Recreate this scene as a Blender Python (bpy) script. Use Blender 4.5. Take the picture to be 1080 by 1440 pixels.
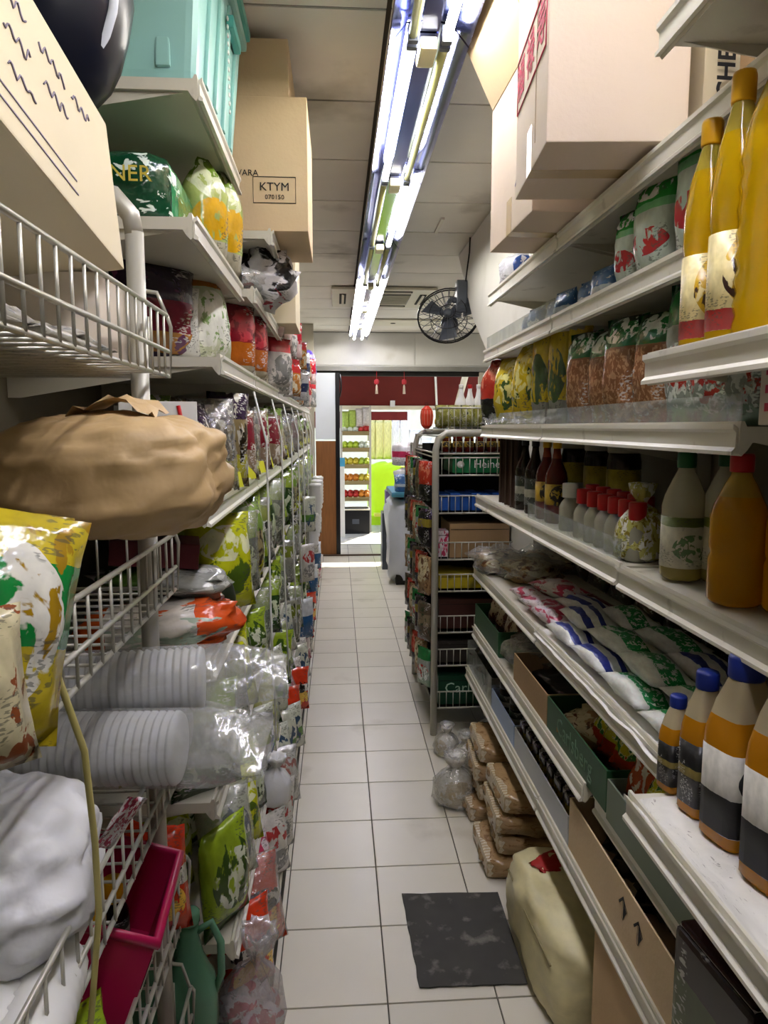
import bpy, bmesh, math, random
from mathutils import Vector, Matrix, noise
for o in list(bpy.data.objects): bpy.data.objects.remove(o)
sc = bpy.context.scene
COL = sc.collection
PI = math.pi
RND = random.Random(11)

# ------------------------------------------------------------------ camera
HC = 1.55
CAM_R = Vector((0.99785981, -0.06538962, 0.0))
CAM_U = Vector((0.00779086, 0.11889023, 0.99287684))
CAM_F = Vector((0.06492384, 0.99075189, -0.11914522))
cam = bpy.data.objects.new('camera', bpy.data.cameras.new('camera')); COL.objects.link(cam)
cam.data.sensor_fit = 'VERTICAL'; cam.data.sensor_height = 36.0; cam.data.lens = 25.0
cam.data.clip_start = 0.02
m = Matrix.Identity(4)
for i in range(3):
    m[i][0] = CAM_R[i]; m[i][1] = CAM_U[i]; m[i][2] = -CAM_F[i]
m[2][3] = HC
cam.matrix_world = m
sc.camera = cam

# ------------------------------------------------------------------ world, sun, exposure
w = bpy.data.worlds.new('world'); sc.world = w; w.use_nodes = True
wn = w.node_tree.nodes; wn.clear()
sky = wn.new('ShaderNodeTexSky'); sky.sky_type = 'NISHITA'; sky.sun_disc = False
sky.sun_elevation = math.radians(58); sky.sun_rotation = math.radians(200)
bg = wn.new('ShaderNodeBackground'); bg.inputs[1].default_value = 0.3
wo = wn.new('ShaderNodeOutputWorld')
w.node_tree.links.new(sky.outputs[0], bg.inputs[0]); w.node_tree.links.new(bg.outputs[0], wo.inputs[0])
sun = bpy.data.objects.new('sun', bpy.data.lights.new('sun', 'SUN')); COL.objects.link(sun)
sun.data.energy = 7.0; sun.data.angle = 0.01; sun.data.color = (1, .95, .86)
sun.rotation_euler = (math.radians(-35), math.radians(18), 0)
sc.view_settings.view_transform = 'Standard'; sc.view_settings.look = 'None'
sc.view_settings.gamma = 1.0; sc.view_settings.use_curve_mapping = False
sc.view_settings.exposure = 0.85
sc.cycles.max_bounces = 8; sc.cycles.transparent_max_bounces = 16
TUBE_POWER = 42.0

# ------------------------------------------------------------------ geometry helpers
def pray(px, py):
    return CAM_R * ((px - 540) / 1000) + CAM_U * (-(py - 720) / 1000) + CAM_F
def at(px, py, X=None, Y=None, Z=None):
    d = pray(px, py)
    t = X / d.x if X is not None else (Y / d.y if Y is not None else (Z - HC) / d.z)
    p = d * t
    return Vector((p.x, p.y, p.z + HC))
def ypx(px, X, z):
    "distance Y at which a point of plane X and height z shows at column px"
    k = (px - 540) / 1000; q = CAM_R - CAM_F * k
    return -(q.x * X + q.z * (z - HC)) / q.y

def mesh_from(name, verts, faces, smooth=False):
    me = bpy.data.meshes.new(name); me.from_pydata([tuple(v) for v in verts], [], faces); me.update()
    bm = bmesh.new(); bm.from_mesh(me); bmesh.ops.recalc_face_normals(bm, faces=bm.faces); bm.to_mesh(me); bm.free()
    if smooth: me.polygons.foreach_set('use_smooth', [True] * len(me.polygons))
    return me
def m_box(sx, sy, sz, bev=0.0, center=False):
    bm = bmesh.new(); bmesh.ops.create_cube(bm, size=1)
    for v in bm.verts: v.co = Vector((v.co.x * sx, v.co.y * sy, v.co.z * sz + (0 if center else sz / 2)))
    if bev: bmesh.ops.bevel(bm, geom=bm.edges[:], offset=bev, segments=2, affect='EDGES', profile=.7)
    me = bpy.data.meshes.new('box'); bm.to_mesh(me); bm.free(); return me
def m_tray(sx, sy, sz, th=.004, front=None):
    "open-topped box with walls; front = lower height of the -x wall"
    a, b = sx / 2, sy / 2; fz = front if front else sz
    q = lambda d: [(-a + d, -b + d), (a - d, -b + d), (a - d, b - d), (-a + d, b - d)]
    top = [fz, sz, sz, fz]
    V = [(x, y, 0) for x, y in q(0)] + [(x, y, t) for (x, y), t in zip(q(0), top)] + [(x, y, t) for (x, y), t in zip(q(th), top)] + [(x, y, th) for x, y in q(th)]
    Fs = [(3, 2, 1, 0), (12, 13, 14, 15)]
    for k in (0, 4, 8):
        for i in range(4):
            j = (i + 1) % 4; Fs.append((k + i, k + j, k + 4 + j, k + 4 + i))
    return mesh_from('tray', V, Fs)
def m_lathe(prof, n=20, smooth=True, cap=True):
    V, Fs = [], []
    for r, z in prof:
        for i in range(n):
            a = 2 * PI * i / n; V.append((r * math.cos(a), r * math.sin(a), z))
    for k in range(len(prof) - 1):
        for i in range(n):
            j = (i + 1) % n; Fs.append((k * n + i, k * n + j, (k + 1) * n + j, (k + 1) * n + i))
    if cap:
        Fs.append(tuple(range(n - 1, -1, -1))); Fs.append(tuple((len(prof) - 1) * n + i for i in range(n)))
    return mesh_from('lathe', V, Fs, smooth)
def m_sqlathe(prof, p=4.0, n=28, asp=1.0):
    "lathe with a squared section"
    V, Fs = [], []
    for r, z in prof:
        for i in range(n):
            a = 2 * PI * i / n; c, s = math.cos(a), math.sin(a)
            k = (abs(c) ** p + abs(s) ** p) ** (-1 / p); V.append((r * c * k, r * s * k * asp, z))
    for k in range(len(prof) - 1):
        for i in range(n):
            j = (i + 1) % n; Fs.append((k * n + i, k * n + j, (k + 1) * n + j, (k + 1) * n + i))
    Fs.append(tuple(range(n - 1, -1, -1))); Fs.append(tuple((len(prof) - 1) * n + i for i in range(n)))
    return mesh_from('sqlathe', V, Fs, True)
def m_tube(pts, r=.004, n=6, closed=False):
    pts = [Vector(p) for p in pts]; V, Fs = [], []
    N = len(pts); up = None
    for i, p in enumerate(pts):
        a = pts[(i - 1) % N] if (closed or i) else p; b = pts[(i + 1) % N] if (closed or i < N - 1) else p
        t = (b - a).normalized()
        if up is None:
            up = Vector((0, 0, 1)) if abs(t.z) < .9 else Vector((1, 0, 0))
        s = t.cross(up).normalized(); u = s.cross(t).normalized(); up = u
        for k in range(n):
            an = 2 * PI * k / n; V.append(p + s * (r * math.cos(an)) + u * (r * math.sin(an)))
    for i in range(N if closed else N - 1):
        j = (i + 1) % N
        for k in range(n):
            l = (k + 1) % n; Fs.append((i * n + k, i * n + l, j * n + l, j * n + k))
    if not closed:
        Fs.append(tuple(range(n - 1, -1, -1))); Fs.append(tuple((N - 1) * n + k for k in range(n)))
    return mesh_from('tube', V, Fs, True)
def join(meshes):
    bm = bmesh.new()
    for me in meshes: bm.from_mesh(me)
    out = bpy.data.meshes.new('joined'); bm.to_mesh(out); bm.free()
    return out
def m_extrude(prof, y0, y1):
    "closed profile of (x, z) swept along y"
    n = len(prof); V = [(x, y0, z) for x, z in prof] + [(x, y1, z) for x, z in prof]
    Fs = [tuple(range(n)), tuple(range(2 * n - 1, n - 1, -1))]
    for i in range(n):
        j = (i + 1) % n; Fs.append((i, i + n, j + n, j))
    return mesh_from('extr', V, Fs)
def m_poly(pts, th, axis='x'):
    "polygon given as 3-D points thickened by th along an axis"
    d = {'x': Vector((th, 0, 0)), 'y': Vector((0, th, 0)), 'z': Vector((0, 0, th))}[axis]
    P = [Vector(p) for p in pts]; n = len(P); V = P + [p + d for p in P]
    Fs = [tuple(range(n)), tuple(range(2 * n - 1, n - 1, -1))]
    for i in range(n):
        j = (i + 1) % n; Fs.append((i, i + n, j + n, j))
    return mesh_from('poly', V, Fs)
def nz(x, y, z=0.0): return noise.noise(Vector((x, y, z)))
def m_pouch(w, h, t, seed=0, cr=.004, nu=9, nv=12, seal=.06, pinch=0.0, fold=0.0):
    "pillow packet standing on its bottom seal, faces along y"
    V, Fs, idx = [], [], {}
    for side in (0, 1):
        for i in range(nu + 1):
            for j in range(nv + 1):
                if side and (i in (0, nu) or j in (0, nv)): idx[1, i, j] = idx[0, i, j]; continue
                u = -1 + 2 * i / nu; v = j / nv
                vv = min(1, max(0, (v - seal) / (1 - 2 * seal))); e = 4 * vv * (1 - vv)
                th = t / 2 * (max(0, 1 - abs(u) ** 2.6) ** .6) * (e ** .45 if e > 0 else 0)
                ww = w / 2 * (1 - .07 * (e ** .5 if e > 0 else 0) - pinch * max(0, v - .7) / .3)
                x = u * ww; z = v * h - .01 * h * abs(u) * (1 - v)
                edge = 1 if 0 < i < nu and 0 < j < nv else .5
                k = cr * edge
                y = (th if side else -th) + k * 1.6 * nz(u * 2.2 + seed, v * 4.3, side * 3.1) + k * nz(u * 6 + seed * 1.7, v * 9, side * 5)
                y += fold * max(0, v - .75) * 3
                z += k * .7 * nz(u * 3, v * 3 + seed, 4.0)
                idx[side, i, j] = len(V); V.append((x, y, z))
        for i in range(nu):
            for j in range(nv):
                Fs.append((idx[side, i, j], idx[side, i + 1, j], idx[side, i + 1, j + 1], idx[side, i, j + 1]))
    return mesh_from('pouch', V, Fs, True)
def m_sack(sx, sy, sz, seed=0, cr=.01, p=3.2, pz=2.4, n=26, mrings=14, fr=1.0, ridge=0.0):
    "lying full sack: squared ellipsoid with a flattened base and dents"
    V, Fs = [], []
    V.append((0, 0, 0))
    for k in range(1, mrings):
        ph = -PI / 2 + PI * k / mrings
        cz = math.copysign(abs(math.sin(ph)) ** (2 / pz), math.sin(ph)); cr_ = abs(math.cos(ph)) ** (2 / pz)
        for i in range(n):
            a = 2 * PI * i / n; c, s = math.cos(a), math.sin(a)
            q = (abs(c) ** p + abs(s) ** p) ** (-1 / p)
            x, y, z = c * q * cr_, s * q * cr_, cz
            d = 1 + cr / max(sx, sy) * 2 * (1.4 * nz(x * 2 * fr + seed, y * 2 * fr, z * 2) + .9 * nz(x * 5 * fr, y * 5 * fr + seed, z * 5) + .45 * nz(x * 11 * fr + seed, y * 11 * fr, z * 9))
            if ridge: d -= ridge * (max(0, .16 - abs(nz(x * 2.1 + seed, y * 2.1, z * 1.6))) / .16 + .7 * max(0, .14 - abs(nz(x * 3.4, y * 3.4 + seed, z * 3))) / .14)
            V.append((x * sx / 2 * d, y * sy / 2 * d, max(0.0, (z * d + 1) * sz / 2 - .04 * sz)))
    V.append((0, 0, sz * .96))
    for i in range(n):
        Fs.append((0, 1 + (i + 1) % n, 1 + i)); b = 1 + (mrings - 2) * n; Fs.append((len(V) - 1, b + i, b + (i + 1) % n))
    for k in range(mrings - 2):
        for i in range(n):
            j = (i + 1) % n; Fs.append((1 + k * n + i, 1 + k * n + j, 1 + (k + 1) * n + j, 1 + (k + 1) * n + i))
    return mesh_from('sack', V, Fs, True)
def m_tied(w, d, h, seed=0, cr=.1, n=22, neck=.74, nr=.16):
    "plastic bag standing upright, gathered at a neck with a flared top"
    prof = [(.0, .0), (.72, .0), (.95, .06), (1, .2), (.97, .38), (.82, .54), (.5, .66), (nr, neck), (nr * 1.3, neck + .04), (nr * 2.6, neck + .14), (nr * 3.2, 1.0), (nr * 2.2, .97), (nr * .5, neck + .1)]
    V, Fs = [], []
    for k, (r, z) in enumerate(prof):
        for i in range(n):
            a = 2 * PI * i / n; c, s = math.cos(a), math.sin(a)
            dd = 1 + cr * (nz(c * 2 + seed, s * 2, z * 5) + .8 * nz(c * 5, s * 5 + seed, z * 7)) + (.18 * math.sin(a * 9 + seed) if z > .55 else 0)
            V.append((r * c * dd * w / 2, r * s * dd * d / 2, max(0, z * h + (.02 * h * nz(c * 4, s * 4, seed) if z > .03 else 0))))
    for k in range(len(prof) - 1):
        for i in range(n):
            j = (i + 1) % n; Fs.append((k * n + i, k * n + j, (k + 1) * n + j, (k + 1) * n + i))
    return mesh_from('tied', V, Fs, True)
def m_sheet(fn, nu, nv):
    V = [fn(i / nu, j / nv) for i in range(nu + 1) for j in range(nv + 1)]
    Fs = [(i * (nv + 1) + j, (i + 1) * (nv + 1) + j, (i + 1) * (nv + 1) + j + 1, i * (nv + 1) + j + 1) for i in range(nu) for j in range(nv)]
    return mesh_from('sheet', V, Fs, True)

# ------------------------------------------------------------------ materials
def lin(h):
    if isinstance(h, str):
        h = h.lstrip('#'); c = [int(h[i:i + 2], 16) / 255 for i in (0, 2, 4)]
        return tuple(x / 12.92 if x <= .04045 else ((x + .055) / 1.055) ** 2.4 for x in c) + (1,)
    return tuple(h) + (1,) if len(h) == 3 else h
MATS = {}
class NT:
    def __init__(s, name):
        s.m = bpy.data.materials.new(name); s.m.use_nodes = True; s.t = s.m.node_tree; s.n = s.t.nodes; s.n.clear()
        s.out = s.n.new('ShaderNodeOutputMaterial')
    def new(s, t, **k):
        x = s.n.new(t)
        for a, b in k.items(): setattr(x, a, b)
        return x
    def link(s, a, b): s.t.links.new(a, b)
    def noise(s, vec, scale, detail=3):
        x = s.new('ShaderNodeTexNoise'); x.inputs['Scale'].default_value = scale; x.inputs['Detail'].default_value = detail
        if vec: s.link(vec, x.inputs['Vector'])
        return x
    def mix(s, fac, a, b, blend='MIX'):
        x = s.new('ShaderNodeMix', data_type='RGBA', blend_type=blend)
        for sock, v in ((x.inputs[0], fac), (x.inputs[6], a), (x.inputs[7], b)):
            if isinstance(v, (int, float)): sock.default_value = v
            elif isinstance(v, (tuple, list)): sock.default_value = v
            else: s.link(v, sock)
        return x.outputs[2]
    def ramp(s, fac, stops, interp='LINEAR'):
        x = s.new('ShaderNodeValToRGB'); x.color_ramp.interpolation = interp
        e = x.color_ramp.elements
        while len(e) < len(stops): e.new(.5)
        for el, (p, c) in zip(e, stops): el.position = p; el.color = c
        s.link(fac, x.inputs[0]); return x.outputs[0]
    def bump(s, h, strength, dist=.01):
        b = s.new('ShaderNodeBump'); b.inputs['Strength'].default_value = strength; b.inputs['Distance'].default_value = dist
        s.link(h, b.inputs['Height']); return b.outputs[0]
WHITE = (1, 1, 1, 1); BLACK = (0, 0, 0, 1)
def mat(name, color='#cccccc', rough=.5, metal=0.0, var=.12, vscale=6.0, bump=0.0, bscale=60.0, trans=0.0, ior=1.4, emit=None, coat=0.0, dirt=None, rnd=0.0, stretch=None, world=False):
    if name in MATS: return MATS[name]
    t = NT(name); b = t.new('ShaderNodeBsdfPrincipled'); t.link(b.outputs[0], t.out.inputs[0])
    c = lin(color); tc = t.new('ShaderNodeTexCoord'); vec = tc.outputs['Object']
    if world: vec = t.new('ShaderNodeNewGeometry').outputs['Position']
    if stretch:
        mp = t.new('ShaderNodeMapping'); mp.inputs['Scale'].default_value = stretch; t.link(vec, mp.inputs['Vector']); vec = mp.outputs[0]
    col = t.noise(vec, vscale)
    colr = t.mix(col.outputs[0], tuple(x * (1 - var * 1.6) for x in c[:3]) + (1,), tuple(min(1, x * (1 + var)) for x in c[:3]) + (1,))
    if dirt:
        dn = t.noise(vec, dirt[1], 6); f = t.ramp(dn.outputs[0], [(dirt[2], BLACK), (dirt[2] + .12, WHITE)]); colr = t.mix(f, colr, lin(dirt[0]))
    if rnd:
        oi = t.new('ShaderNodeObjectInfo'); hv = t.new('ShaderNodeHueSaturation'); t.link(colr, hv.inputs['Color'])
        mr = t.new('ShaderNodeMapRange'); mr.inputs[3].default_value = 1 - rnd; mr.inputs[4].default_value = 1 + rnd
        t.link(oi.outputs['Random'], mr.inputs[0]); t.link(mr.outputs[0], hv.inputs['Value']); colr = hv.outputs[0]
    t.link(colr, b.inputs['Base Color'])
    b.inputs['Roughness'].default_value = rough; b.inputs['Metallic'].default_value = metal
    b.inputs['Transmission Weight'].default_value = trans; b.inputs['IOR'].default_value = ior; b.inputs['Coat Weight'].default_value = coat
    if bump: t.link(t.bump(t.noise(vec, bscale, 4).outputs[0], bump), b.inputs['Normal'])
    if emit: b.inputs['Emission Color'].default_value = lin(emit[0]); b.inputs['Emission Strength'].default_value = emit[1]
    MATS[name] = t.m; return t.m
def pmat(name, base, bands=(), blobs=(), axis=2, rough=.32, bump=.6, bscale=20.0, var=.15, stripes=None, box=None, fine=True, fullprint=False):
    """printed packet: bands = (lo, hi, colour) along a generated axis; blobs = (colour, scale, threshold, lo, hi);
    box = (u axis, lo, hi, zlo, zhi, colour); stripes = (colour, count, axis)"""
    if name in MATS: return MATS[name]
    t = NT(name); b = t.new('ShaderNodeBsdfPrincipled'); t.link(b.outputs[0], t.out.inputs[0])
    tc = t.new('ShaderNodeTexCoord'); g = tc.outputs['Generated']; sp = t.new('ShaderNodeSeparateXYZ')
    wob = t.noise(g, 3.0); ad = t.new('ShaderNodeVectorMath', operation='MULTIPLY_ADD')
    t.link(wob.outputs['Color'], ad.inputs[0]); ad.inputs[1].default_value = (.05, .05, .05); t.link(g, ad.inputs[2]); t.link(ad.outputs[0], sp.inputs[0])
    oi = t.new('ShaderNodeObjectInfo')
    def between(s, lo, hi):
        a = t.new('ShaderNodeMath', operation='GREATER_THAN'); t.link(s, a.inputs[0]); a.inputs[1].default_value = lo + .025
        c = t.new('ShaderNodeMath', operation='LESS_THAN'); t.link(s, c.inputs[0]); c.inputs[1].default_value = hi + .025
        d = t.new('ShaderNodeMath', operation='MULTIPLY'); t.link(a.outputs[0], d.inputs[0]); t.link(c.outputs[0], d.inputs[1]); return d.outputs[0]
    col = lin(base)
    for lo, hi, c in bands: col = t.mix(between(sp.outputs[axis], lo, hi), col, lin(c))
    if stripes:
        ml = t.new('ShaderNodeMath', operation='MULTIPLY'); t.link(sp.outputs[stripes[2]], ml.inputs[0]); ml.inputs[1].default_value = stripes[1]
        fr = t.new('ShaderNodeMath', operation='FRACT'); t.link(ml.outputs[0], fr.inputs[0])
        gt = t.new('ShaderNodeMath', operation='GREATER_THAN'); t.link(fr.outputs[0], gt.inputs[0]); gt.inputs[1].default_value = .5
        col = t.mix(gt.outputs[0], col, lin(stripes[0]))
    for c, s, th, lo, hi in blobs:
        v4 = t.new('ShaderNodeTexNoise', noise_dimensions='4D'); v4.inputs['Scale'].default_value = s * 1.3; v4.inputs['Detail'].default_value = 4; v4.inputs['Distortion'].default_value = .7
        mw = t.new('ShaderNodeMath', operation='MULTIPLY'); t.link(oi.outputs['Random'], mw.inputs[0]); mw.inputs[1].default_value = 20
        t.link(mw.outputs[0], v4.inputs['W']); t.link(g, v4.inputs['Vector'])
        f = t.ramp(v4.outputs[0], [(th, BLACK), (th + .02, WHITE)])
        mm = t.new('ShaderNodeMath', operation='MULTIPLY'); t.link(f, mm.inputs[0])
        if s < 8 and hi - lo < .99 and not fullprint:
            dv = t.new('ShaderNodeVectorMath', operation='SUBTRACT'); t.link(ad.outputs[0], dv.inputs[0]); dv.inputs[1].default_value = (.525, .525, (lo + hi) / 2 + .025)
            sv = t.new('ShaderNodeVectorMath', operation='MULTIPLY'); t.link(dv.outputs[0], sv.inputs[0]); sv.inputs[1].default_value = (2.5, 0, 2.2 / (hi - lo))
            ln = t.new('ShaderNodeVectorMath', operation='LENGTH'); t.link(sv.outputs[0], ln.inputs[0])
            lt_ = t.new('ShaderNodeMath', operation='LESS_THAN'); t.link(ln.outputs['Value'], lt_.inputs[0]); lt_.inputs[1].default_value = 1.0
            t.link(lt_.outputs[0], mm.inputs[1]); f_in = t.ramp(v4.outputs[0], [(th - .1, BLACK), (th - .07, WHITE)]); t.link(f_in, mm.inputs[0])
        else: t.link(between(sp.outputs[2], lo, hi), mm.inputs[1])
        col = t.mix(mm.outputs[0], col, lin(c))
    if box:
        u, lo, hi, zl, zh, c = box
        mm = t.new('ShaderNodeMath', operation='MULTIPLY'); t.link(between(sp.outputs[u], lo, hi), mm.inputs[0]); t.link(between(sp.outputs[2], zl, zh), mm.inputs[1])
        col = t.mix(mm.outputs[0], col, lin(c))
    if fine:
        mp = t.new('ShaderNodeMapping'); mp.inputs['Scale'].default_value = (11, 11, 52); t.link(g, mp.inputs['Vector'])
        f1 = t.ramp(t.noise(mp.outputs[0], 1.0, 1).outputs[0], [(.56, BLACK), (.59, WHITE)])
        f2 = t.ramp(t.noise(g, 2.6, 1).outputs[0], [(.53, BLACK), (.57, (.6, .6, .6, 1))])
        lum = sum(lin(base)[:3]) / 3
        col = t.mix(t.mix(1.0, f1, f2, 'MULTIPLY'), col, (.75, .75, .72, 1) if lum < .2 else (.06, .07, .06, 1))
    vn = t.noise(g, 5.0)
    dk = t.ramp(vn.outputs[0], [(.3, (1 - var * 2,) * 3 + (1,)), (.7, WHITE)])
    col = t.mix(1.0, col, dk, 'MULTIPLY')
    t.link(col, b.inputs['Base Color']); b.inputs['Roughness'].default_value = rough
    if bump: t.link(t.bump(t.noise(tc.outputs['Object'], bscale, 3).outputs[0], bump), b.inputs['Normal'])
    MATS[name] = t.m; return t.m
def film(name, color='#ffffff', body=.25, gloss=.18, rough=.15, bscale=35.0):
    "thin clear plastic: mostly see-through, milky by body, glinting on creases"
    if name in MATS: return MATS[name]
    t = NT(name); tc = t.new('ShaderNodeTexCoord')
    nb = t.noise(tc.outputs['Object'], bscale, 3); nrm = t.bump(nb.outputs[0], .8, .02)
    tr = t.new('ShaderNodeBsdfTransparent'); tr.inputs[0].default_value = tuple(.5 + .5 * x for x in lin(color)[:3]) + (1,)
    df = t.new('ShaderNodeBsdfDiffuse'); df.inputs[0].default_value = lin(color)
    gl = t.new('ShaderNodeBsdfGlossy'); gl.inputs['Roughness'].default_value = rough; gl.inputs[0].default_value = (.9, .9, .9, 1)
    t.link(nrm, gl.inputs['Normal']); t.link(nrm, df.inputs['Normal'])
    m1 = t.new('ShaderNodeMixShader'); m1.inputs[0].default_value = body
    t.link(tr.outputs[0], m1.inputs[1]); t.link(df.outputs[0], m1.inputs[2])
    m2 = t.new('ShaderNodeMixShader'); m2.inputs[0].default_value = gloss
    t.link(m1.outputs[0], m2.inputs[1]); t.link(gl.outputs[0], m2.inputs[2]); t.link(m2.outputs[0], t.out.inputs[0])
    MATS[name] = t.m; return t.m
def liquid(name, liq, top='#d8d8cc', level=.72, trans=.55, rough=.12):
    "clear plastic bottle body filled up to a level"
    if name in MATS: return MATS[name]
    t = NT(name); b = t.new('ShaderNodeBsdfPrincipled'); t.link(b.outputs[0], t.out.inputs[0])
    tc = t.new('ShaderNodeTexCoord'); sp = t.new('ShaderNodeSeparateXYZ'); t.link(tc.outputs['Generated'], sp.inputs[0])
    gt = t.new('ShaderNodeMath', operation='GREATER_THAN'); t.link(sp.outputs[2], gt.inputs[0]); gt.inputs[1].default_value = level
    t.link(t.mix(gt.outputs[0], lin(liq), lin(top)), b.inputs['Base Color'])
    b.inputs['Transmission Weight'].default_value = trans; b.inputs['Roughness'].default_value = rough; b.inputs['IOR'].default_value = 1.33
    MATS[name] = t.m; return t.m
def glow(name, color, strength):
    t = NT(name); e = t.new('ShaderNodeEmission'); e.inputs[0].default_value = lin(color); e.inputs[1].default_value = strength
    t.link(e.outputs[0], t.out.inputs[0]); return t.m

# ------------------------------------------------------------------ object helpers
def obj(name, me, ma, parent=None, loc=(0, 0, 0), rot=(0, 0, 0), label=None, cat=None, group=None, kind=None, scale=None):
    o = bpy.data.objects.new(name, me); COL.objects.link(o)
    if ma is not None and me is not None:
        if not me.materials: me.materials.append(ma)
        elif me.materials[0] != ma:
            o.material_slots[0].link = 'OBJECT'; o.material_slots[0].material = ma
    o.parent = parent; o.location = loc; o.rotation_euler = rot
    if scale: o.scale = scale
    if label: o['label'] = label
    if cat: o['category'] = cat
    if group: o['group'] = group
    if kind: o['kind'] = kind
    return o
def thing(name, label, cat, loc=(0, 0, 0), rot=(0, 0, 0), group=None):
    return obj(name, None, None, None, loc, rot, label, cat, group)
ORD = ['first', 'second', 'third', 'fourth', 'fifth', 'sixth', 'seventh', 'eighth', 'ninth', 'tenth', 'eleventh', 'twelfth', 'thirteenth', 'fourteenth', 'fifteenth', 'sixteenth', 'seventeenth', 'eighteenth', 'nineteenth', 'twentieth']
def nth(i):
    if i < 20: return ORD[i]
    tens = ['', '', 'twenty', 'thirty', 'forty', 'fifty', 'sixty'][(i + 1) // 10]; r = (i + 1) % 10
    return tens + '-' + ORD[r - 1] if r else {'twenty': 'twentieth', 'thirty': 'thirtieth', 'forty': 'fortieth', 'fifty': 'fiftieth'}[tens]
def text(s, size, ma, parent, loc, rot, name='lettering', sx=1.0, bold=0.0):
    cu = bpy.data.curves.new('t', 'FONT'); cu.body = s; cu.size = size; cu.align_x = 'CENTER'; cu.align_y = 'CENTER'; cu.extrude = .0004; cu.offset = bold
    cu.resolution_u = 2
    to = bpy.data.objects.new('t', cu); COL.objects.link(to); dg = bpy.context.evaluated_depsgraph_get()
    me = bpy.data.meshes.new_from_object(to.evaluated_get(dg)); bpy.data.objects.remove(to); bpy.data.curves.remove(cu)
    o = obj(name, me, ma, parent, loc, rot, scale=(sx, 1, 1)); return o

# ------------------------------------------------------------------ common materials
M_tile = mat('floor tile', '#cfcabc', .34, var=.06, vscale=3, dirt=('#b0a997', 2.2, .62), rnd=.05, world=True)
M_grout = mat('grout', '#57534b', .9)
M_ceil = mat('ceiling board', '#e6e2d8', .8, var=.06, vscale=4, dirt=('#b3ada1', 1.6, .6), rnd=.05, world=True)
M_joint = mat('ceiling joint', '#4a4640', .9)
M_wall = mat('painted wall', '#d6d5d0', .7, var=.05, dirt=('#c4c2ba', 2.5, .64))
M_wallL = mat('painted wall cream', '#b7b1a0', .8, var=.08)
M_shelf = mat('shelf enamel', '#c9c5b6', .38, var=.08, dirt=('#8e8776', 9.0, .62))
M_rail = mat('shelf rail', '#d9d6ca', .3, var=.06, dirt=('#9a9484', 14.0, .62))
M_back = mat('shelf back panel', '#8d8676', .6, var=.15)
M_wire = mat('wire enamel', '#b9b7ac', .3, metal=.35, var=.15, vscale=30, dirt=('#7c7566', 25.0, .62))
M_post = mat('post enamel', '#b5b3a8', .35, metal=.2, var=.15)
M_carton = mat('carton board', '#bfa27c', .8, var=.09, vscale=5, bump=.12, bscale=90)
M_cartonp = mat('pale carton board', '#cdb592', .8, var=.08, vscale=5, bump=.1, bscale=90)
M_cartonw = mat('pinkish white carton board', '#d8c6b4', .75, var=.07, vscale=4, bump=.1, bscale=90)
M_cartonh = mat('cream carton board', '#d9cdb0', .75, var=.06, vscale=4)
M_cartond = mat('dull carton board', '#9c7f5c', .85, var=.12, bump=.12, bscale=90)
M_tape = mat('packing tape', '#c7ae86', .2, var=.1)
M_ink = mat('black ink', '#1b1a1d', .8)
M_inkv = mat('faded violet ink', '#8d869a', .85)
M_inkr = mat('pink red ink', '#c2405a', .8)
M_black = mat('black plastic', '#121216', .3)
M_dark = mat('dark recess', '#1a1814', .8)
M_white = mat('white plastic', '#e3e3e0', .35, var=.04)
M_film = film('clear film', '#eef0f0', .16, .2)
M_film2 = film('milky film', '#eceeee', .2, .12, .18, 14)
M_guard = film('acrylic guard', '#dfe4e2', .14, .16, .08, 3)
M_paper = mat('white paper', '#e6e5e2', .8, var=.05, bump=.2, bscale=25)
M_chrome = mat('mirror reflector', '#8e95c4', .14, metal=1.0, var=.04)
M_grey = mat('grey plastic', '#4a4f58', .35)

# ------------------------------------------------------------------ setting
XL, XR, Y0, Y1, ZC = -.92, 1.12, -1.6, 9.3, 2.75
floor = obj('floor', m_box(3.6, 11.2, .1), M_grout, None, (.7, 3.85, -.106), kind='structure', label='beige ceramic tiled floor of the aisle', )
tile_me = m_box(.296, .2965, .008, .0016)
tile_y0 = 1.747
for i in range(-2, 8):
    for k in range(-4, 25):
        if i > 4 and k < 12: continue
        cx = .125 + .3 * (i - .5); cy = tile_y0 + .302 * (k + .5)
        if not (XL + .1 < cx < 2.4): continue
        obj('tile', tile_me, M_tile, floor, (cx - .7, cy - 3.85, .0985))
obj('ceiling', m_box(3.5, 11.2, .05), M_joint, None, (.75, 3.9, ZC + .008), kind='structure', label='suspended ceiling of grey mineral boards')
ceil = bpy.data.objects['ceiling']
cmesh = m_box(1.185, .578, .01, .002)
for k in range(-7, 12):
    for i in range(3):
        cy = 2.81 + .59 * (k + .5)
        if cy > 9.2 or (i == 2 and cy < 4.9): continue
        obj('ceiling_board', cmesh, M_ceil, ceil, (-.46 + 1.2 * i - .75 + .02, cy - 3.9, -.006))
obj('wall_left', m_box(.08, 11.2, ZC), M_wallL, None, (XL - .04, 3.9, 0), kind='structure', label='cream wall behind the packet shelves')
obj('wall_right', m_box(.08, 6.6, ZC), M_wall, None, (XR + .04, 1.7, 0), kind='structure', label='white wall behind the bottle shelves')
obj('wall_right_far', m_box(.08, 4.4, ZC), M_wall, None, (2.4, 7.2, 0), kind='structure', label='white wall of the wider front part of the shop')
obj('wall_right_return', m_box(1.3, .08, ZC), M_wall, None, (1.77, 5.0, 0), kind='structure', label='white return wall where the shop widens')
obj('wall_back', m_box(2.2, .08, ZC), M_wallL, None, (.1, Y0 - .04, 0), kind='structure', label='wall behind the viewer')
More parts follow.
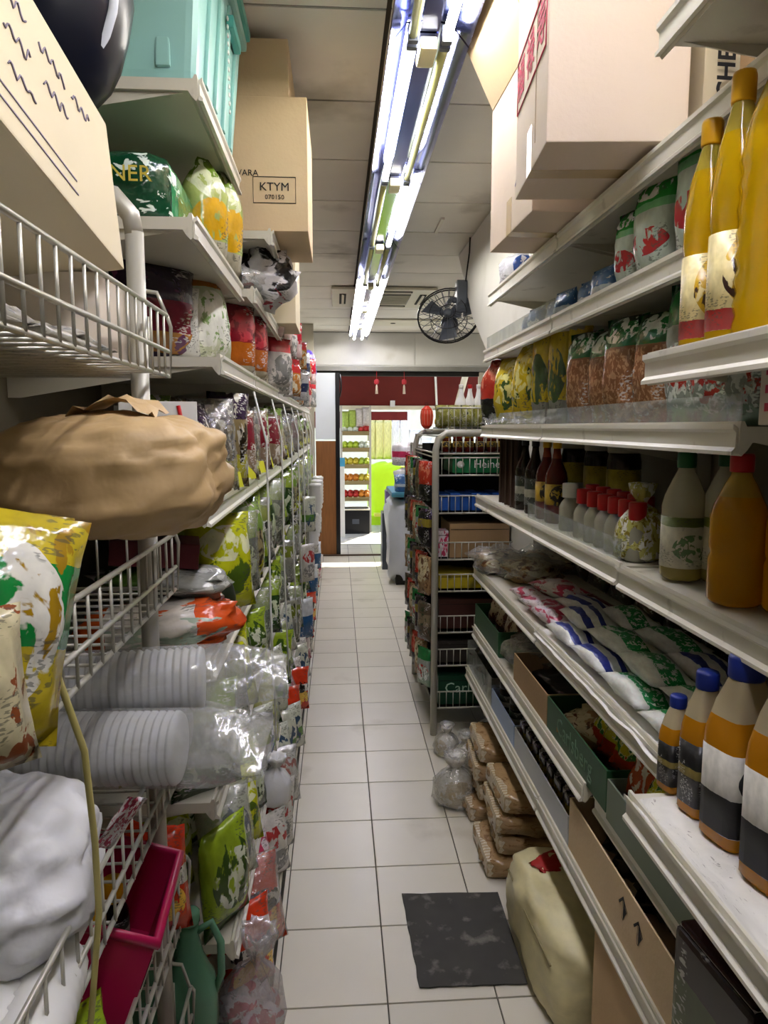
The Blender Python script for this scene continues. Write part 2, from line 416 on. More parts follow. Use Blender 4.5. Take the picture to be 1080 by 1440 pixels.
# white partition with a slanting end, right of the fan
pts = [at(718, 262, X=.86), at(645, 362, X=.86), at(664, 445, X=.86), at(700, 530, X=.86), at(712, 640, X=.86)]
pts = [Vector((.86, p.y, p.z)) for p in pts]
pts[0].z = pts[1].z = ZC - .01
pts = pts + [Vector((.86, pts[-1].y, .0)), Vector((.86, 3.05, 0)), Vector((.86, 3.05, ZC - .01))]
obj('wall_partition', m_poly(pts[1:], .1, 'x'), M_wall, None, kind='structure', label='white partition wall with a slanting end beside the wall fan')
# bulkhead over the doorway
wf = obj('wall_front', m_box(3.3, .08, .43), M_wall, None, (.73, Y1 + .04, 2.315), kind='structure', label='white bulkhead above the shop doorway')
for i, (x0, x1) in enumerate(((-.92, 1.0), (1.015, 2.36))):
    obj('panel', m_box(x1 - x0, .012, .40, .002), M_wall, wf, ((x0 + x1) / 2 - .73, -.046, .02))
obj('trim_1', m_box(3.3, .12, .055), mat('grey metal', '#8e8c86', .4, .3), None, (.73, Y1, 2.26), kind='structure', label='grey shutter track under the bulkhead')
obj('trim_2', m_box(3.3, .1, .06), M_dark, None, (.73, Y1 + .06, 2.2), kind='structure', label='dark shutter slot under the grey track')
obj('wall_front_side', m_box(.5, .1, 2.25), M_wallL, None, (2.1, Y1 + .02, 0), kind='structure', label='wall right of the doorway')
obj('wall_front_left', m_box(.66, .08, ZC), M_wallL, None, (-.6, 8.62, 0), kind='structure', label='cream wall left of the door panel')
obj('trim_3', m_box(.72, .05, .016), mat('dark threshold', '#4b3a2c', .6), None, (.18, 8.49, 0), kind='structure', label='dark door threshold strip across the tiles')
# door panel: white top, brown lower part, black edge
door = obj('door_1', m_box(.24, .04, .78, .003), mat('white door laminate', '#dfe5ea', .35, var=.03), None, (-.135, 8.56, 1.4), kind='structure', label='sliding door panel, white above and brown wood below')
obj('lower_panel', m_box(.24, .04, 1.37, .003), mat('brown wood veneer', '#8a5a30', .45, var=.25, vscale=8, stretch=(8, 8, .6)), door, (0, 0, -1.39))
obj('edge_strip', m_box(.05, .06, 2.18, .004), M_black, door, (.142, 0, -1.4))
obj('door_pull', m_tube([(.17, -.05, .5), (.185, -.07, .58), (.185, -.07, .68), (.17, -.05, .76)], .012), M_black, door)

# ------------------------------------------------------------------ fluorescent fixtures along the ceiling
M_tube = glow('lit tube', '#fff9f0', TUBE_POWER)
M_off = mat('unlit tube', '#b9bd7e', .3)
prof = [(-.115, 0), (-.112, -.004), (-.062, .055), (-.03, .06), (-.026, .032), (.026, .032), (.03, .06), (.062, .055), (.112, -.004), (.115, 0), (.066, .066), (.04, .1), (-.04, .1), (-.066, .066)]
fix_me = m_extrude(prof, 0, 1.135)
tube_me = m_tube([(0, .04, 0), (0, 1.1, 0)], .0135, 10)
hold_me = m_box(.03, .022, .045, .004); spine_me = m_box(.05, .11, .035, .008)
LZ, LX = 2.615, .266
lit = [(1, 1), (0, 1), (1, 0), (0, 1), (0, 0), (1, 1), (1, 1), (1, 1)]
lab = ['twin tube fixture directly overhead, nearest the viewer', 'fixture overhead with its one lit tube beside the tall carton', 'second mirror fixture in view with a lit tube beside blue reflector', 'third fixture in view with a bright white tube', 'dark fixture of the line, its tubes unlit and yellowish', 'bright twin tube fixture just past the unlit one', 'bright twin tube fixture before the last of the line', 'last fixture of the line, ending at the white bulkhead']
for k in range(8):
    y = 2.13 + (k - 2) * 1.145
    f = thing('fluorescent_fixture', lab[k], 'ceiling light', (LX, y, LZ), group='fluorescent fixtures along the aisle ceiling')
    obj('reflector', fix_me, M_chrome, f)
    obj('ballast_cover', spine_me, mat('cream ballast', '#d8d2a8', .4), f, (0, .05, -.012))
    for s in (0, 1):
        x = -.048 + .096 * s
        obj('tube', tube_me, M_tube if lit[k][s] else M_off, f, (x, .015, .012))
        for yy in (.012, 1.122): obj('lamp_holder', hold_me, M_grey, f, (x, yy, -.006))

# ------------------------------------------------------------------ shelving
def shelf_profile(d, s):
    p = [(0, -.04), (.004, -.044), (.012, -.036), (.02, -.024), (d, -.024), (d, 0), (.01, 0), (.006, .008), (.001, .008), (0, .002)]
    return [(x * s, z) for x, z in p]
def rail_profile(s):
    p = [(-.001, -.002), (-.009, .004), (-.009, -.004), (-.004, -.009), (-.004, -.031), (-.01, -.037), (-.01, -.043), (-.001, -.041)]
    return [(x * s, z) for x, z in p]
def shelf(unit, x, z, y0, y1, depth, side, guard=0.0, ma=None):
    "side +1: unit stands right of the aisle, -1: left"
    s = obj('shelf', m_extrude(shelf_profile(depth, side), 0, y1 - y0), ma or M_shelf, unit, (x - unit.location.x, y0 - unit.location.y, z))
    obj('price_rail', m_extrude(rail_profile(side), .004, y1 - y0 - .004), M_rail, s)
    if guard: obj('guard', m_box(.003, y1 - y0 - .02, guard), M_guard, s, (.006 * side, (y1 - y0) / 2, 0))
    for yy in (.012, y1 - y0 - .012):
        obj('bracket', m_poly([(side * .03, yy - .002, -.024), (side * depth, yy - .002, -.024), (side * depth, yy - .002, -.1), (side * (depth - .03), yy - .002, -.1)], .003, 'y'), M_shelf, s)
    return s
ru = thing('gondola_shelving', 'long cream metal shelving holding bottles and bags, right of the aisle', 'shelving', (.6, 1.0, 0))
obj('back_panel', m_box(.02, 2.0, 2.1), M_back, ru, (.475, 1.0, 0))
for yy in (.02, .98, 1.95): obj('upright', m_box(.04, .05, 2.12, .004), M_post, ru, (.44, yy, 0))
RZ = {'bot': .43, 's2': .67, 's3': .94, 's4': 1.25, 's5': 1.55, 's6': 1.85, 's7': 2.06}
for key, y0, ym, y1, g in (('bot', 1.05, 2.0, 3.2, 0), ('s2', 1.1, 1.62, 3.05, 0), ('s3', 1.15, 2.05, 3.05, 0), ('s5', 1.03, 2.05, 2.93, .05), ('s6', 1.15, 1.98, 2.9, .055), ('s7', .95, 1.95, 2.83, 0)):
    for a, b in ((y0, ym), (ym + .004, y1)):
        shelf(ru, .6 if not (key == 's2' and a == y0) else .63, RZ[key] - (.02 if key == 's2' and a == y0 else 0), a, b, .43, 1, g if not (key == 's6' and a == y0) else .0)
shelf(ru, .6, RZ['s4'], .55, 1.455, .46, 1); shelf(ru, .6, RZ['s4'] + .004, 1.46, 3.03, .46, 1, 0)
obj('guard', m_box(.003, .75, .055), M_guard, ru, (.008, .85, 1.254))
rn = thing('deep_shelving', 'deeper cream metal shelving nearest on the right, with oil bottles', 'shelving', (.5, .3, 0))
obj('back_panel', m_box(.02, .8, 2.2), M_back, rn, (.57, .2, 0))
for z, y1 in ((.915, 1.14), (1.66, 1.14), (2.155, 1.14), (.30, 1.1)):
    shelf(rn, .5, z, -.05, y1, .55, 1)
obj('upright', m_box(.04, .05, 2.2, .004), M_post, rn, (.53, .76, 0))
obj('base_foot', m_box(.1, .07, .1, .01), M_white, rn, (.03, .8, .16))
lu = thing('gondola_shelving', 'long cream metal shelving crowded with hanging packets, left of the aisle', 'shelving', (-.285, 1.55, 0))
LZS = [(.08, .20), (.35, .25), (.70, .285), (1.03, .285), (1.375, .285), (1.72, .285)]
obj('back_panel', m_box(.02, 5.9, 2.3), M_back, lu, (-.53, 2.95, 0))
for yy in (.02, 1.0, 1.98, 2.96, 3.94, 4.92): obj('upright', m_box(.04, .05, 2.3, .004), M_post, lu, (-.5, yy, 0))
for z, x in LZS:
    for k in range(6):
        a = 1.55 + .98 * k + (.25 if z == 1.72 and k == 0 else 0); b = 1.55 + .98 * (k + 1) - .004
        shelf(lu, -x, z, a, b, .8 - x, -1)
shelf(lu, -.285, 1.965, 1.5, 2.22, .5, -1); shelf(lu, -.285, 2.27, 1.6, 2.22, .5, -1)
shelf(lu, -.2, 2.15, 2.3, 3.2, .6, -1); shelf(lu, -.25, 1.965, 2.24, 3.4, .55, -1)
obj('kick_board', m_box(.02, 5.9, .07), M_dark, lu, (.085, 2.95, 0))

# near wire rack, left
wr = thing('wire_rack', 'white wire basket rack nearest the viewer, left of the aisle', 'rack', (-.34, .2, 0))
PX, PY = -.365, 1.37
for (px_, py_) in ((PX, PY), (-.80, PY), (PX, .1), (-.80, .1)):
    obj('post', m_tube([(px_ + .34, py_ - .2, 0), (px_ + .34, py_ - .2, 1.9)], .017, 12), M_post, wr)
obj('post_arch', m_tube([(-.025, 1.17, 1.895), (-.03, 1.17, 1.93), (-.06, 1.17, 1.965), (-.1, 1.17, 1.975), (-.4, 1.17, 1.975), (-.44, 1.17, 1.95), (-.46, 1.17, 1.895)], .017, 12), M_post, wr)
wire_y = m_tube([(0, 0, 0), (0, 1.25, 0)], .0042, 6)
up_me = m_tube([(0, 0, .0), (0, 0, .115)], .0026, 5)
cross_me = m_tube([(0, 0, 0), (-.46, 0, 0)], .0026, 5)
for bi, zt in enumerate((1.765, 1.335, .945, .635, .33)):
    zb = zt - .115
    b = obj('wire_basket', wire_y, M_wire, wr, (.01, 0.0, zt))
    obj('rail', wire_y, M_wire, b, (0, 0, -.068)); obj('rail', wire_y, M_wire, b, (-.003, 0, -.115)); obj('rail', wire_y, M_wire, b, (-.46, 0, -.03)); obj('rail', wire_y, M_wire, b, (-.46, 0, -.115))
    e = obj('end_rail', m_tube([(0, 1.25, 0), (.004, 1.262, -.02), (0, 1.262, -.115), (-.46, 1.262, -.115), (-.46, 1.25, -.03)], .0042), M_wire, b)
    obj('end_rail', m_tube([(0, 1.245, -.0), (-.02, 1.26, .045), (-.12, 1.262, .06), (-.46, 1.26, .06)], .0042), M_wire, b)
    for k in range(26):
        obj('upright_wire', up_me, M_wire, b, (0, .02 + k * .048, -.115)); obj('cross_wire', cross_me, M_wire, b, (0, .02 + k * .048, -.117))
    for k in range(7): obj('end_wire', up_me, M_wire, b, (-.04 - k * .06, 1.262, -.115))

# ------------------------------------------------------------------ builders for goods
def stand(px, pyb, pyt, Z):
    p = at(px, pyb, Z=Z); return p, at(px, pyt, Y=p.y).z - Z
STY = {
 'pet':   ([(.85, 0), (1, .03), (1, .30), (.93, .34), (1, .38), (1, .58), (.9, .66), (.55, .80), (.36, .86), (.34, .90)], (.88, 1.0, .42), (.1, .5)),
 'oil':   ([(.85, 0), (1, .03), (1, .16), (.92, .18), (1, .20), (1, .34), (.9, .40), (1, .46), (1, .60), (.8, .74), (.42, .88), (.38, .91)], (.89, 1.0, .46), (.06, .42)),
 'jug':   ([(.9, 0), (1, .03), (1, .55), (.96, .62), (.74, .76), (.5, .86), (.42, .9)], (.88, 1.0, .54), (.08, .52)),
 'sauce': ([(.9, 0), (1, .02), (1, .55), (.9, .62), (.5, .74), (.34, .86), (.32, .93)], (.91, 1.0, .40), (.12, .48)),
 'small': ([(.9, 0), (1, .04), (1, .50), (.8, .60), (.5, .68), (.45, .74)], (.70, 1.0, .74), (.08, .44)),
 'jar':   ([(.92, 0), (1, .04), (1, .70), (.92, .78), (.86, .82)], (.80, 1.0, .98), (.14, .62)),
}
_cache = {}
def bottle(name, label, loc, h, r, style, body, cap, lab=None, cat='bottle', group=None, rot=0.0, sq=False, asp=1.0, rib=0):
    prof, (c0, c1, cr), (l0, l1) = STY[style]
    key = (style, round(h, 3), round(r, 3), sq, asp, rib)
    if key not in _cache:
        mk = (lambda P: m_sqlathe(P, 5, 28, asp)) if sq else (lambda P: m_lathe(P, 20))
        P = [(a * r, z * h) for a, z in prof]
        if rib:
            P2 = []
            for i in range(rib * 2 + 1):
                z = .02 + .62 * i / (rib * 2); P2.append(((1 if i % 2 else .93) * r, z * h))
            P = [(.85 * r, 0)] + P2 + [(a * r, z * h) for a, z in prof if z > .66]
        capm = m_lathe([(cr * r * .96, c0 * h), (cr * r, (c0 + .01) * h), (cr * r, (c1 - .015) * h), (cr * r * .9, c1 * h)], 16)
        labm = mk([(1.012 * r, l0 * h), (1.012 * r, l1 * h)])
        _cache[key] = (mk(P), capm, labm)
    b, c, l = _cache[key]
    t = thing(name, label, cat, loc, (0, 0, rot), group)
    obj('body', b, body, t); obj('cap', c, cap, t)
    if lab: obj('paper_label', l, lab, t)
    return t
def carton(name, label, lo, hi, ma, rot=0.0, tape='y', group=None, cat='carton', tilt=(0, 0)):
    lo, hi = Vector(lo), Vector(hi); d = hi - lo
    t = thing(name, label, cat, ((lo.x + hi.x) / 2, (lo.y + hi.y) / 2, lo.z), (tilt[0], tilt[1], rot), group)
    obj('body', m_box(d.x, d.y, d.z, .003), ma, t)
    tw = .05
    if tape == 'y':
        obj('tape', m_box(tw, .0008, min(.09, d.z * .3)), M_tape, t, (0, -d.y / 2 - .0006, d.z - min(.09, d.z * .3)))
        obj('tape', m_box(tw, d.y, .0008), M_tape, t, (0, 0, -.0008 + .0004))
    elif tape == 'x':
        s = -1 if lo.x > 0 else 1
        obj('tape', m_box(.0008, tw, min(.09, d.z * .3)), M_tape, t, (s * (d.x / 2 + .0006), 0, 0))
        obj('tape', m_box(d.x, tw, .0008), M_tape, t, (0, 0, -.0006))
    return t
pouch_pool = {}
def pouch(name, label, loc, w, h, t, ma, rot=(0, 0, 0), cat='packet', group=None, seed=0, fold=0.0, pinch=0.0, header=None, cr=.004, wrap=None):
    key = (round(w, 2), round(h, 2), round(t, 2), seed % 5, round(fold, 2), round(pinch, 1), cr)
    if key not in pouch_pool: pouch_pool[key] = m_pouch(w, h, t, seed % 5 * 7.3, cr, fold=fold, pinch=pinch)
    o = obj(name, pouch_pool[key], ma, None, loc, rot, label, cat, group)
    if header:
        k2 = ('hd', round(w, 2), round(h, 2))
        if k2 not in pouch_pool: pouch_pool[k2] = m_box(w * .96, .006, h * .14, .0015)
        obj('header_card', pouch_pool[k2], header, o, (0, 0, h * .93))
    return o

# ================================================================== RIGHT SIDE
# --- top shelf cartons
b = carton('carton', 'tall beige carton with a pink stamped mark, jutting out over the aisle', (.405, 1.36, 2.075), (.665, 1.70, 2.66), M_cartonw, -.08, 'x')
text('福 禄 寿', .085, M_inkr, b, (-.131, .01, .235), (PI / 2, 0, -PI / 2), sx=1.0, bold=.001)
fr = [(-.1308, -.15, .18), (-.1308, .16, .18), (-.1308, .16, .29), (-.1308, -.15, .29)]
obj('stamp_frame', m_tube(fr, .0018, 4, True), M_inkr, b)
obj('edge_crease', m_box(.0012, .004, .5), mat('crease', '#a58f76', .8), b, (-.1308, -.06, .04))
b = carton('carton', 'pale carton behind the tall stamped one, its flap standing open', (.47, 1.78, 2.07), (.86, 2.2, 2.47), M_cartonw, .03, 'x')
obj('flap', m_poly([(-.197, -.2, .40), (-.197, .2, .40), (-.31, .19, .62), (-.31, -.19, .62)], .005, 'x'), M_cartonp, b)
obj('flap', m_poly([(-.19, -.205, .40), (.19, -.205, .40), (.18, -.24, .60), (-.18, -.24, .60)], .005, 'y'), M_cartonp, b)
text('↑↑', .06, M_inkv, b, (-.1965, -.1, .1), (PI / 2, 0, -PI / 2))
b = carton('carton', 'yellowish carton with bold black lettering on the top shelf, right', (.70, 1.42, 2.07), (1.02, 1.66, 2.36), M_cartonh, .06, None)
text('KITCHEN', .05, M_ink, b, (-.12, -.1315, .13), (PI / 2, -PI / 2, 0), bold=.001)
text('KI', .08, M_ink, b, (-.02, -.1315, .19), (PI / 2, -.3, 0), bold=.001)
obj('sticker', m_box(.05, .001, .04), M_paper, b, (.09, -.1312, .18))
b = carton('carton', 'dull carton numbered 100 at the near end of the top shelf', (.76, 1.16, 2.085), (1.05, 1.38, 2.26), M_cartond, 0, None)
text('100', .07, M_ink, b, (-.05, -.1115, .1), (PI / 2, 0, 0), bold=.001); text('100', .06, M_ink, b, (-.1455, 0, .1), (PI / 2, 0, -PI / 2), bold=.001)
obj('flattened_carton', m_poly([(.69, 1.0, 2.07), (1.0, 1.0, 2.07), (1.0, 1.4, 2.07), (.70, 1.4, 2.07)], .012, 'z'), M_carton, label='flattened carton sheet lying at the edge of the top shelf', cat='carton')
p = at(690, 372, Y=2.78)
obj('wrapped_bundle', m_sack(.12, .15, .13, 3, .01), pmat('blue white wrap', '#dfe2ea', (), (('#2a4f9a', 3, .5, .2, .9),), rough=.25), None, (.68, 2.72, 2.065), (0, 0, .2), 'blue and white wrapped bundle at the far end of the top shelf', 'bundle')

# --- oil bottles on the near deep shelf
M_oil = liquid('yellow cooking oil', '#eec010', '#d9c250', .86, .6, .06)
M_oil2 = liquid('golden cooking oil', '#d99a10', '#c9a84a', .80, .5)
M_capY = mat('yellow cap', '#e0a818', .35); M_capB = mat('blue cap', '#1b2f86', .4); M_capG = mat('green cap', '#0e5a2c', .4); M_capR = mat('red cap', '#b0141a', .4); M_capW = mat('white cap', '#e5e5e2', .4)
L_oil = pmat('oil bottle label', '#e9d9a0', ((0, .22, '#b81e1e'),), (('#c9a21c', 3, .48, .2, 1), ('#3a2018', 3.5, .6, .25, .8)), rough=.3)
bottle('oil_bottle', 'slim yellow oil bottle with a yellow cap, first of the bright trio', (.562, 1.085, 1.662), .34, .034, 'oil', M_oil, M_capY, L_oil, group='oil bottles on the near shelf')
bottle('oil_bottle', 'slim yellow oil bottle in the middle of the bright trio', (.562, 1.005, 1.662), .37, .035, 'oil', M_oil, M_capY, L_oil, group='oil bottles on the near shelf')
bottle('oil_bottle', 'fat ribbed yellow oil bottle at the right picture edge', (.595, .955, 1.662), .40, .055, 'oil', M_oil, M_capY, None, group='oil bottles on the near shelf', rib=8)
bottle('oil_bottle', 'ribbed oil bottle standing behind the bright trio', (.70, 1.05, 1.662), .37, .045, 'oil', M_oil, M_capY, None, group='oil bottles on the near shelf', rib=8)

# --- shelf under the cartons (z 1.85): chilli packs, blue packs
P_chil = pmat('chilli pack print', '#c9d6cc', ((.74, 1.0, '#2a9a3c'), (.66, .74, '#7cc48a')), (('#c01f2a', 3.2, .55, .22, .5), ('#f0f4f0', 4, .58, .76, .98)), rough=.2)
for i, (x, y, h, ll) in enumerate(((.655, 1.60, .17, 'narrow'), (.655, 1.47, .20, 'broad'), (.66, 1.30, .24, 'tall'))):
    pouch('chilli_pack', ll + ' clear pack with green header and red chilli picture, beside the oil bottles', (x, y, 1.853), .13 if i else .09, h, .06, P_chil, (0, 0, -PI / 2 + .25), 'packet', 'chilli packs', i)
P_blue = pmat('blue pack print', '#3f6ea8', ((.3, .45, '#cfdbe6'),), (('#dfe7ee', 4, .6, 0, 1),))
for i in range(6):
    pouch('blue_pack', 'small blue packet behind the clear guard, %s from the far end' % nth(5 - i), (.66 + .02 * (i % 2), 1.76 + .15 * i, 1.853), .12, .085, .05, P_blue, (0, 0, -PI / 2 + .15), 'packet', 'blue packets behind the guard', i)
for i in range(3):
    pouch('dark_pack', 'dim grey packet at the back under the cartons, %s from the chilli packs' % nth(i), (.9, 1.65 + .25 * i, 1.853), .2, .13, .08, pmat('grey pack', '#6e7478', ((.4, .6, '#2b5a8c'),)), (0, 0, -PI / 2), 'packet', 'grey packets under the cartons', i)

# --- shelf z 1.55: bags of nuts and yellow bags
P_nut = pmat('peanut pack', '#8a5c3c', ((.72, 1.0, '#1e6b34'),), (('#b98a64', 14, .52, 0, .7), ('#e8efe8', 5, .6, .74, 1)), rough=.2)
P_nutg = pmat('green header clear pack', '#9aa39a', ((.7, 1.0, '#1f7a3a'), (0, .2, '#86a08c')), (('#e8efe8', 6, .58, .1, .6), ('#b8332c', 5, .62, .2, .6)), rough=.2)
P_yel = pmat('yellow snack bag', '#d8bd20', ((0, .12, '#9c8a1c'),), (('#3c5a2a', 3, .62, .2, .8), ('#f0e890', 4, .6, .3, 1)), rough=.2)
P_yel2 = pmat('long yellow pack', '#c9b12a', ((.0, .25, '#8a8a80'),), (('#46603a', 2.5, .52, .2, .75),), rough=.2)
P_red = pmat('red triangle pack', '#b5301f', ((0, .42, '#14161c'),), (('#d9765a', 3, .6, .5, 1),), rough=.25)
Z5 = RZ['s5'] + .002
pouch('red_pack', 'red and black pointed packet at the far end of the nut shelf', (.63, 2.83, Z5), .17, .26, .07, P_red, (0, 0, -PI / 2 + .5), pinch=.7, seed=1)
pouch('yellow_bag', 'round yellow snack bag next to the red pointed packet', (.65, 2.63, Z5), .19, .25, .11, P_yel, (0, 0, -PI / 2 + .4), seed=2, pinch=.2)
pouch('yellow_bag', 'yellow snack bag leaning between round bag and long packs', (.65, 2.42, Z5), .17, .28, .1, P_yel, (0, .1, -PI / 2 + .3), seed=3, pinch=.3)
for i in range(3):
    pouch('long_yellow_pack', 'long slim yellow packet before the nuts, %s from the yellow bags' % nth(i), (.645 + .02 * i, 2.23 - .115 * i, Z5), .10, .31 + .01 * i, .05, P_yel2, (0, 0, -PI / 2 + .35), 'packet', 'long yellow packets', i)
for i in range(4):
    pouch('peanut_pack', 'clear bag of peanuts with green header, %s from the long yellow packets' % nth(i), (.66 + .015 * (i % 2), 1.88 - .135 * i, Z5), .14, .245 - .01 * (i % 2), .08, P_nut, (0, 0, -PI / 2 + .3), 'packet', 'peanut bags', i)
for i in range(3):
    pouch('clear_pack', 'clear packet with green header under the oil shelf, %s from the peanuts' % nth(i), (.67, 1.33 - .11 * i, Z5), .12, .27 - .09 * (i > 0), .07, P_nutg, (0, 0, -PI / 2 + .3), 'packet', 'green header packets under the oil shelf', i)
for i in range(7):
    pouch('yellow_bag', 'yellow bag in the back row of the nut shelf, %s from far end' % nth(i), (.85, 2.8 - .2 * i, Z5), .18, .22, .08, P_yel if i < 4 else P_nut, (0, 0, -PI / 2 + .2), 'packet', 'back row of the nut shelf', i + 2)
b = carton('small_carton', 'small white carton with red print under the oil shelf', (.62, .93, Z5), (.72, 1.02, Z5 + .1), mat('white card', '#d9cfc0', .6), 0, None)
for i in range(3): obj('print_line', m_box(.001, .06, .012), M_inkr, b, (-.0505, 0, .02 + .026 * i)); obj('print_line', m_box(.07, .001, .012), M_inkr, b, (0, -.0455, .02 + .026 * i))
# loose strings / clear wrappers at the far end of this shelf
for i in range(4):
    y = 2.85 - .24 * i
    obj('empty_wrapper', m_sheet(lambda u, v, y=y, i=i: (.585 + .08 * u + .012 * nz(u * 4, v * 4, i), y + .2 * (v - .5), 1.556 + .05 * (1 - u) * abs(nz(u * 3 + i, v * 3)) + .03 * u), 8, 8), M_film, None, label='crumpled clear wrapper on the nut shelf edge, %s from far end' % nth(i), cat='wrapper', group='clear wrappers')

# --- shelf z 1.25: sauces and oils
Z4 = RZ['s4'] + .006
M_soy = liquid('dark sauce', '#1c0f0a', '#2a1a12', .9, .15); M_chi = liquid('red brown sauce', '#5a1812', '#8a3a20', .85, .2)
L_sauce = pmat('sauce label', '#c9a53a', ((0, .3, '#6a1a1a'),), (('#2a2018', 4, .55, .2, 1),)); L_dk = pmat('dark label', '#26332a', ((.3, .6, '#b8b8a8'),)); L_ylw = pmat('yellow label', '#b5a42a', ((0, .45, '#cfcdc6'),))
for i in range(3):
    y = ypx(712 + 8 * i, .66, 1.35)
    t = thing('incense_bundle', 'upright bundle of dark brown sticks by the rack, %s from far end' % nth(i), 'bundle', (.66, y, Z4), group='dark stick bundles')
    for k in range(9):
        a = k * 2.4; rr = .008 + .004 * k
        obj('stick', _cache.setdefault('stick', m_box(.012, .012, .25)), mat('dark brown stick', '#3a281c', .7), t, (rr * math.cos(a) * .9, rr * math.sin(a) * .9, 0), (0, 0, a))
for i, px in enumerate((738, 752, 768, 782)):
    y = ypx(px, .67, 1.35)
    bottle('sauce_bottle', 'dark sauce bottle beside the brown sticks, %s along' % nth(i), (.67, y, Z4), .25, .034, 'sauce', M_soy if i < 2 else M_chi, M_black if i < 2 else M_capY, L_dk if i < 2 else L_sauce, group='dark sauce bottles')
for i, px in enumerate((808, 842, 876)):
    y = ypx(px, .86, 1.35)
    bottle('sauce_bottle', 'brown bottle with yellow and white label at the back, %s from far' % nth(i), (.86, y, Z4), .27, .05, 'jar', M_soy, mat('dull white cap', '#b8b5a8', .5), L_ylw, group='yellow label bottles')
M_small = liquid('clear small bottle', '#b9b6a2', '#c8c6ba', .9, .5)
bottle('small_bottle', 'small bottle with a white cap at the head of the red caps', (.66, ypx(801, .66, 1.3), Z4), .135, .03, 'small', M_small, M_capW, group='small capped bottles')
for r in range(2):
    for i in range(6):
        px = 820 + 15 * i; X = .655 + .075 * r
        bottle('small_bottle', 'small clear bottle with red cap, %s along the %s row' % (nth(i), ('front', 'back')[r]), (X, ypx(px + 12 * r, X, 1.3), Z4), .13, .026, 'small', M_small, M_capR, group='small capped bottles')
P_clr = pmat('clear pulse bag', '#b5b060', (), (('#d9d8c8', 5, .5, 0, 1), ('#8a7a30', 8, .58, 0, .8)), rough=.15)
obj('tied_bag', m_tied(.12, .11, .17, 2), P_clr, None, (.675, 1.53, Z4), (0, 0, .4), 'clear tied bag of yellow lentils beside the green capped bottles', 'bag')
obj('tied_bag', m_tied(.12, .11, .15, 5), P_clr, None, (.76, 1.5, Z4), (0, 0, 1.4), 'clear tied bag of pale lentils behind the yellow one', 'bag')
M_pale = liquid('pale oil', '#b9a95e', '#cfcdb4', .5, .5)
L_pale = pmat('vinegar label', '#c9c6b0', ((.82, 1.0, '#5d6b28'),), (('#a8443a', 5, .58, .1, .7), ('#557a4a', 5, .58, .1, .7)))
bottle('oil_bottle', 'pale oil bottle with a green cap, left of the red capped one', (.672, 1.33, Z4), .245, .042, 'pet', M_pale, M_capG, L_pale)
bottle('oil_bottle', 'pale oil bottle with a green cap, set back beside its twin', (.735, 1.295, Z4), .25, .042, 'pet', M_pale, M_capG, L_pale)
bottle('oil_bottle', 'amber oil bottle with a red cap at the right picture edge', (.665, 1.13, Z4), .25, .045, 'pet', M_oil2, M_capR, None)
bottle('oil_bottle', 'amber oil bottle with a red cap half cut by the picture edge', (.72, 1.06, Z4), .25, .045, 'pet', M_oil2, M_capR, None)

# --- shelf z .94: flat packs
Z3 = RZ['s3'] + .002
P_bun = pmat('brown bun bag', '#a5835a', (), (('#d8c8a0', 4, .5, .3, 1), ('#6a4630', 5, .58, 0, 1)), rough=.2)
for i, (x, y, s) in enumerate(((.68, 2.93, 1.0), (.76, 2.72, .9), (.88, 2.9, 1.0))):
    o = obj('bread_bag', m_sack(.2 * s, .24 * s, .09, 3 + i, .02), P_bun, None, (x, y, Z3), (0, 0, .5 * i), 'clear bag of brown biscuits at the far end, %s from the aisle' % nth(i), 'bag', 'biscuit bags')
    obj('wrapper', m_sack(.22 * s, .26 * s, .105, 4 + i, .03), M_film, o)
P_pink = pmat('pink white pack', '#dcd0d4', (), (('#c2305a', 2.6, .53, 0, 1),), rough=.3)
P_pnk2 = pmat('magenta pack', '#8a2038', ((.3, .6, '#d8c8c8'),))
P_bw = pmat('blue white pack', '#e6e7e4', ((.18, .36, '#24348f'), (.55, .68, '#24348f')), (), axis=0, rough=.35, fine=False)
P_gw = pmat('green white pack', '#e8eae4', ((.28, .72, '#1c9a52'),), (('#e8efe8', 9, .54, 0, 1),), rough=.35, axis=0, fine=False)
flat = m_pouch(.11, .21, .05, 5, .004); flat2 = m_pouch(.11, .21, .055, 9, .004)
def lay(name, label, x, y, z, me, ma, yaw, group, tx=0.0):
    return obj(name, me, ma, None, (x, y, z), (PI / 2, tx, yaw), label, 'packet', group)
n = 0
for i, (x, y, z, ma, yaw) in enumerate((
    (.66, 2.36, .03, P_pink, .2), (.66, 2.22, .03, P_pink, .1), (.70, 2.27, .075, P_pink, .3), (.80, 2.3, .03, P_pnk2, .2), (.66, 2.09, .03, P_pink, 0.1), (.74, 2.1, .06, P_bw, .2))):
    lay('flour_pack', ('pink and white' if ma is P_pink else 'dark magenta' if ma is P_pnk2 else 'white blue striped') + ' packet in the far pile, %s from the biscuit bags' % nth(i), x, y + .1, Z3 + z, flat if i % 2 else flat2, ma, yaw + PI * 0, 'packets in the far pile')
k = 0
for row, (x, z) in enumerate(((.66, .03), (.775, .03), (.70, .078), (.89, .03), (.82, .075))):
    for i in range(4):
        y = 2.0 - .215 * i + (.04 if row % 2 else 0)
        if y < 1.3: continue
        ma = (P_bw, P_bw, P_gw, P_gw)[(i + row) % 4] if row in (0, 1) else (P_gw, P_gw, P_bw, P_gw)[(i + row) % 4]
        where = ('front row', 'second row', 'top of front rows', 'back row', 'top of back rows')[row]
        lay('salt_pack', ('white salt packet with blue stripes, ' if ma is P_bw else 'white salt packet with green print, ') + where + ', %s from far' % nth(i), x, y, Z3 + z, flat if (i + row) % 2 else flat2, ma, .12 * math.sin(3.1 * (row * 4 + i)), 'salt packets', .1 * math.sin(row * 2.7 + i))
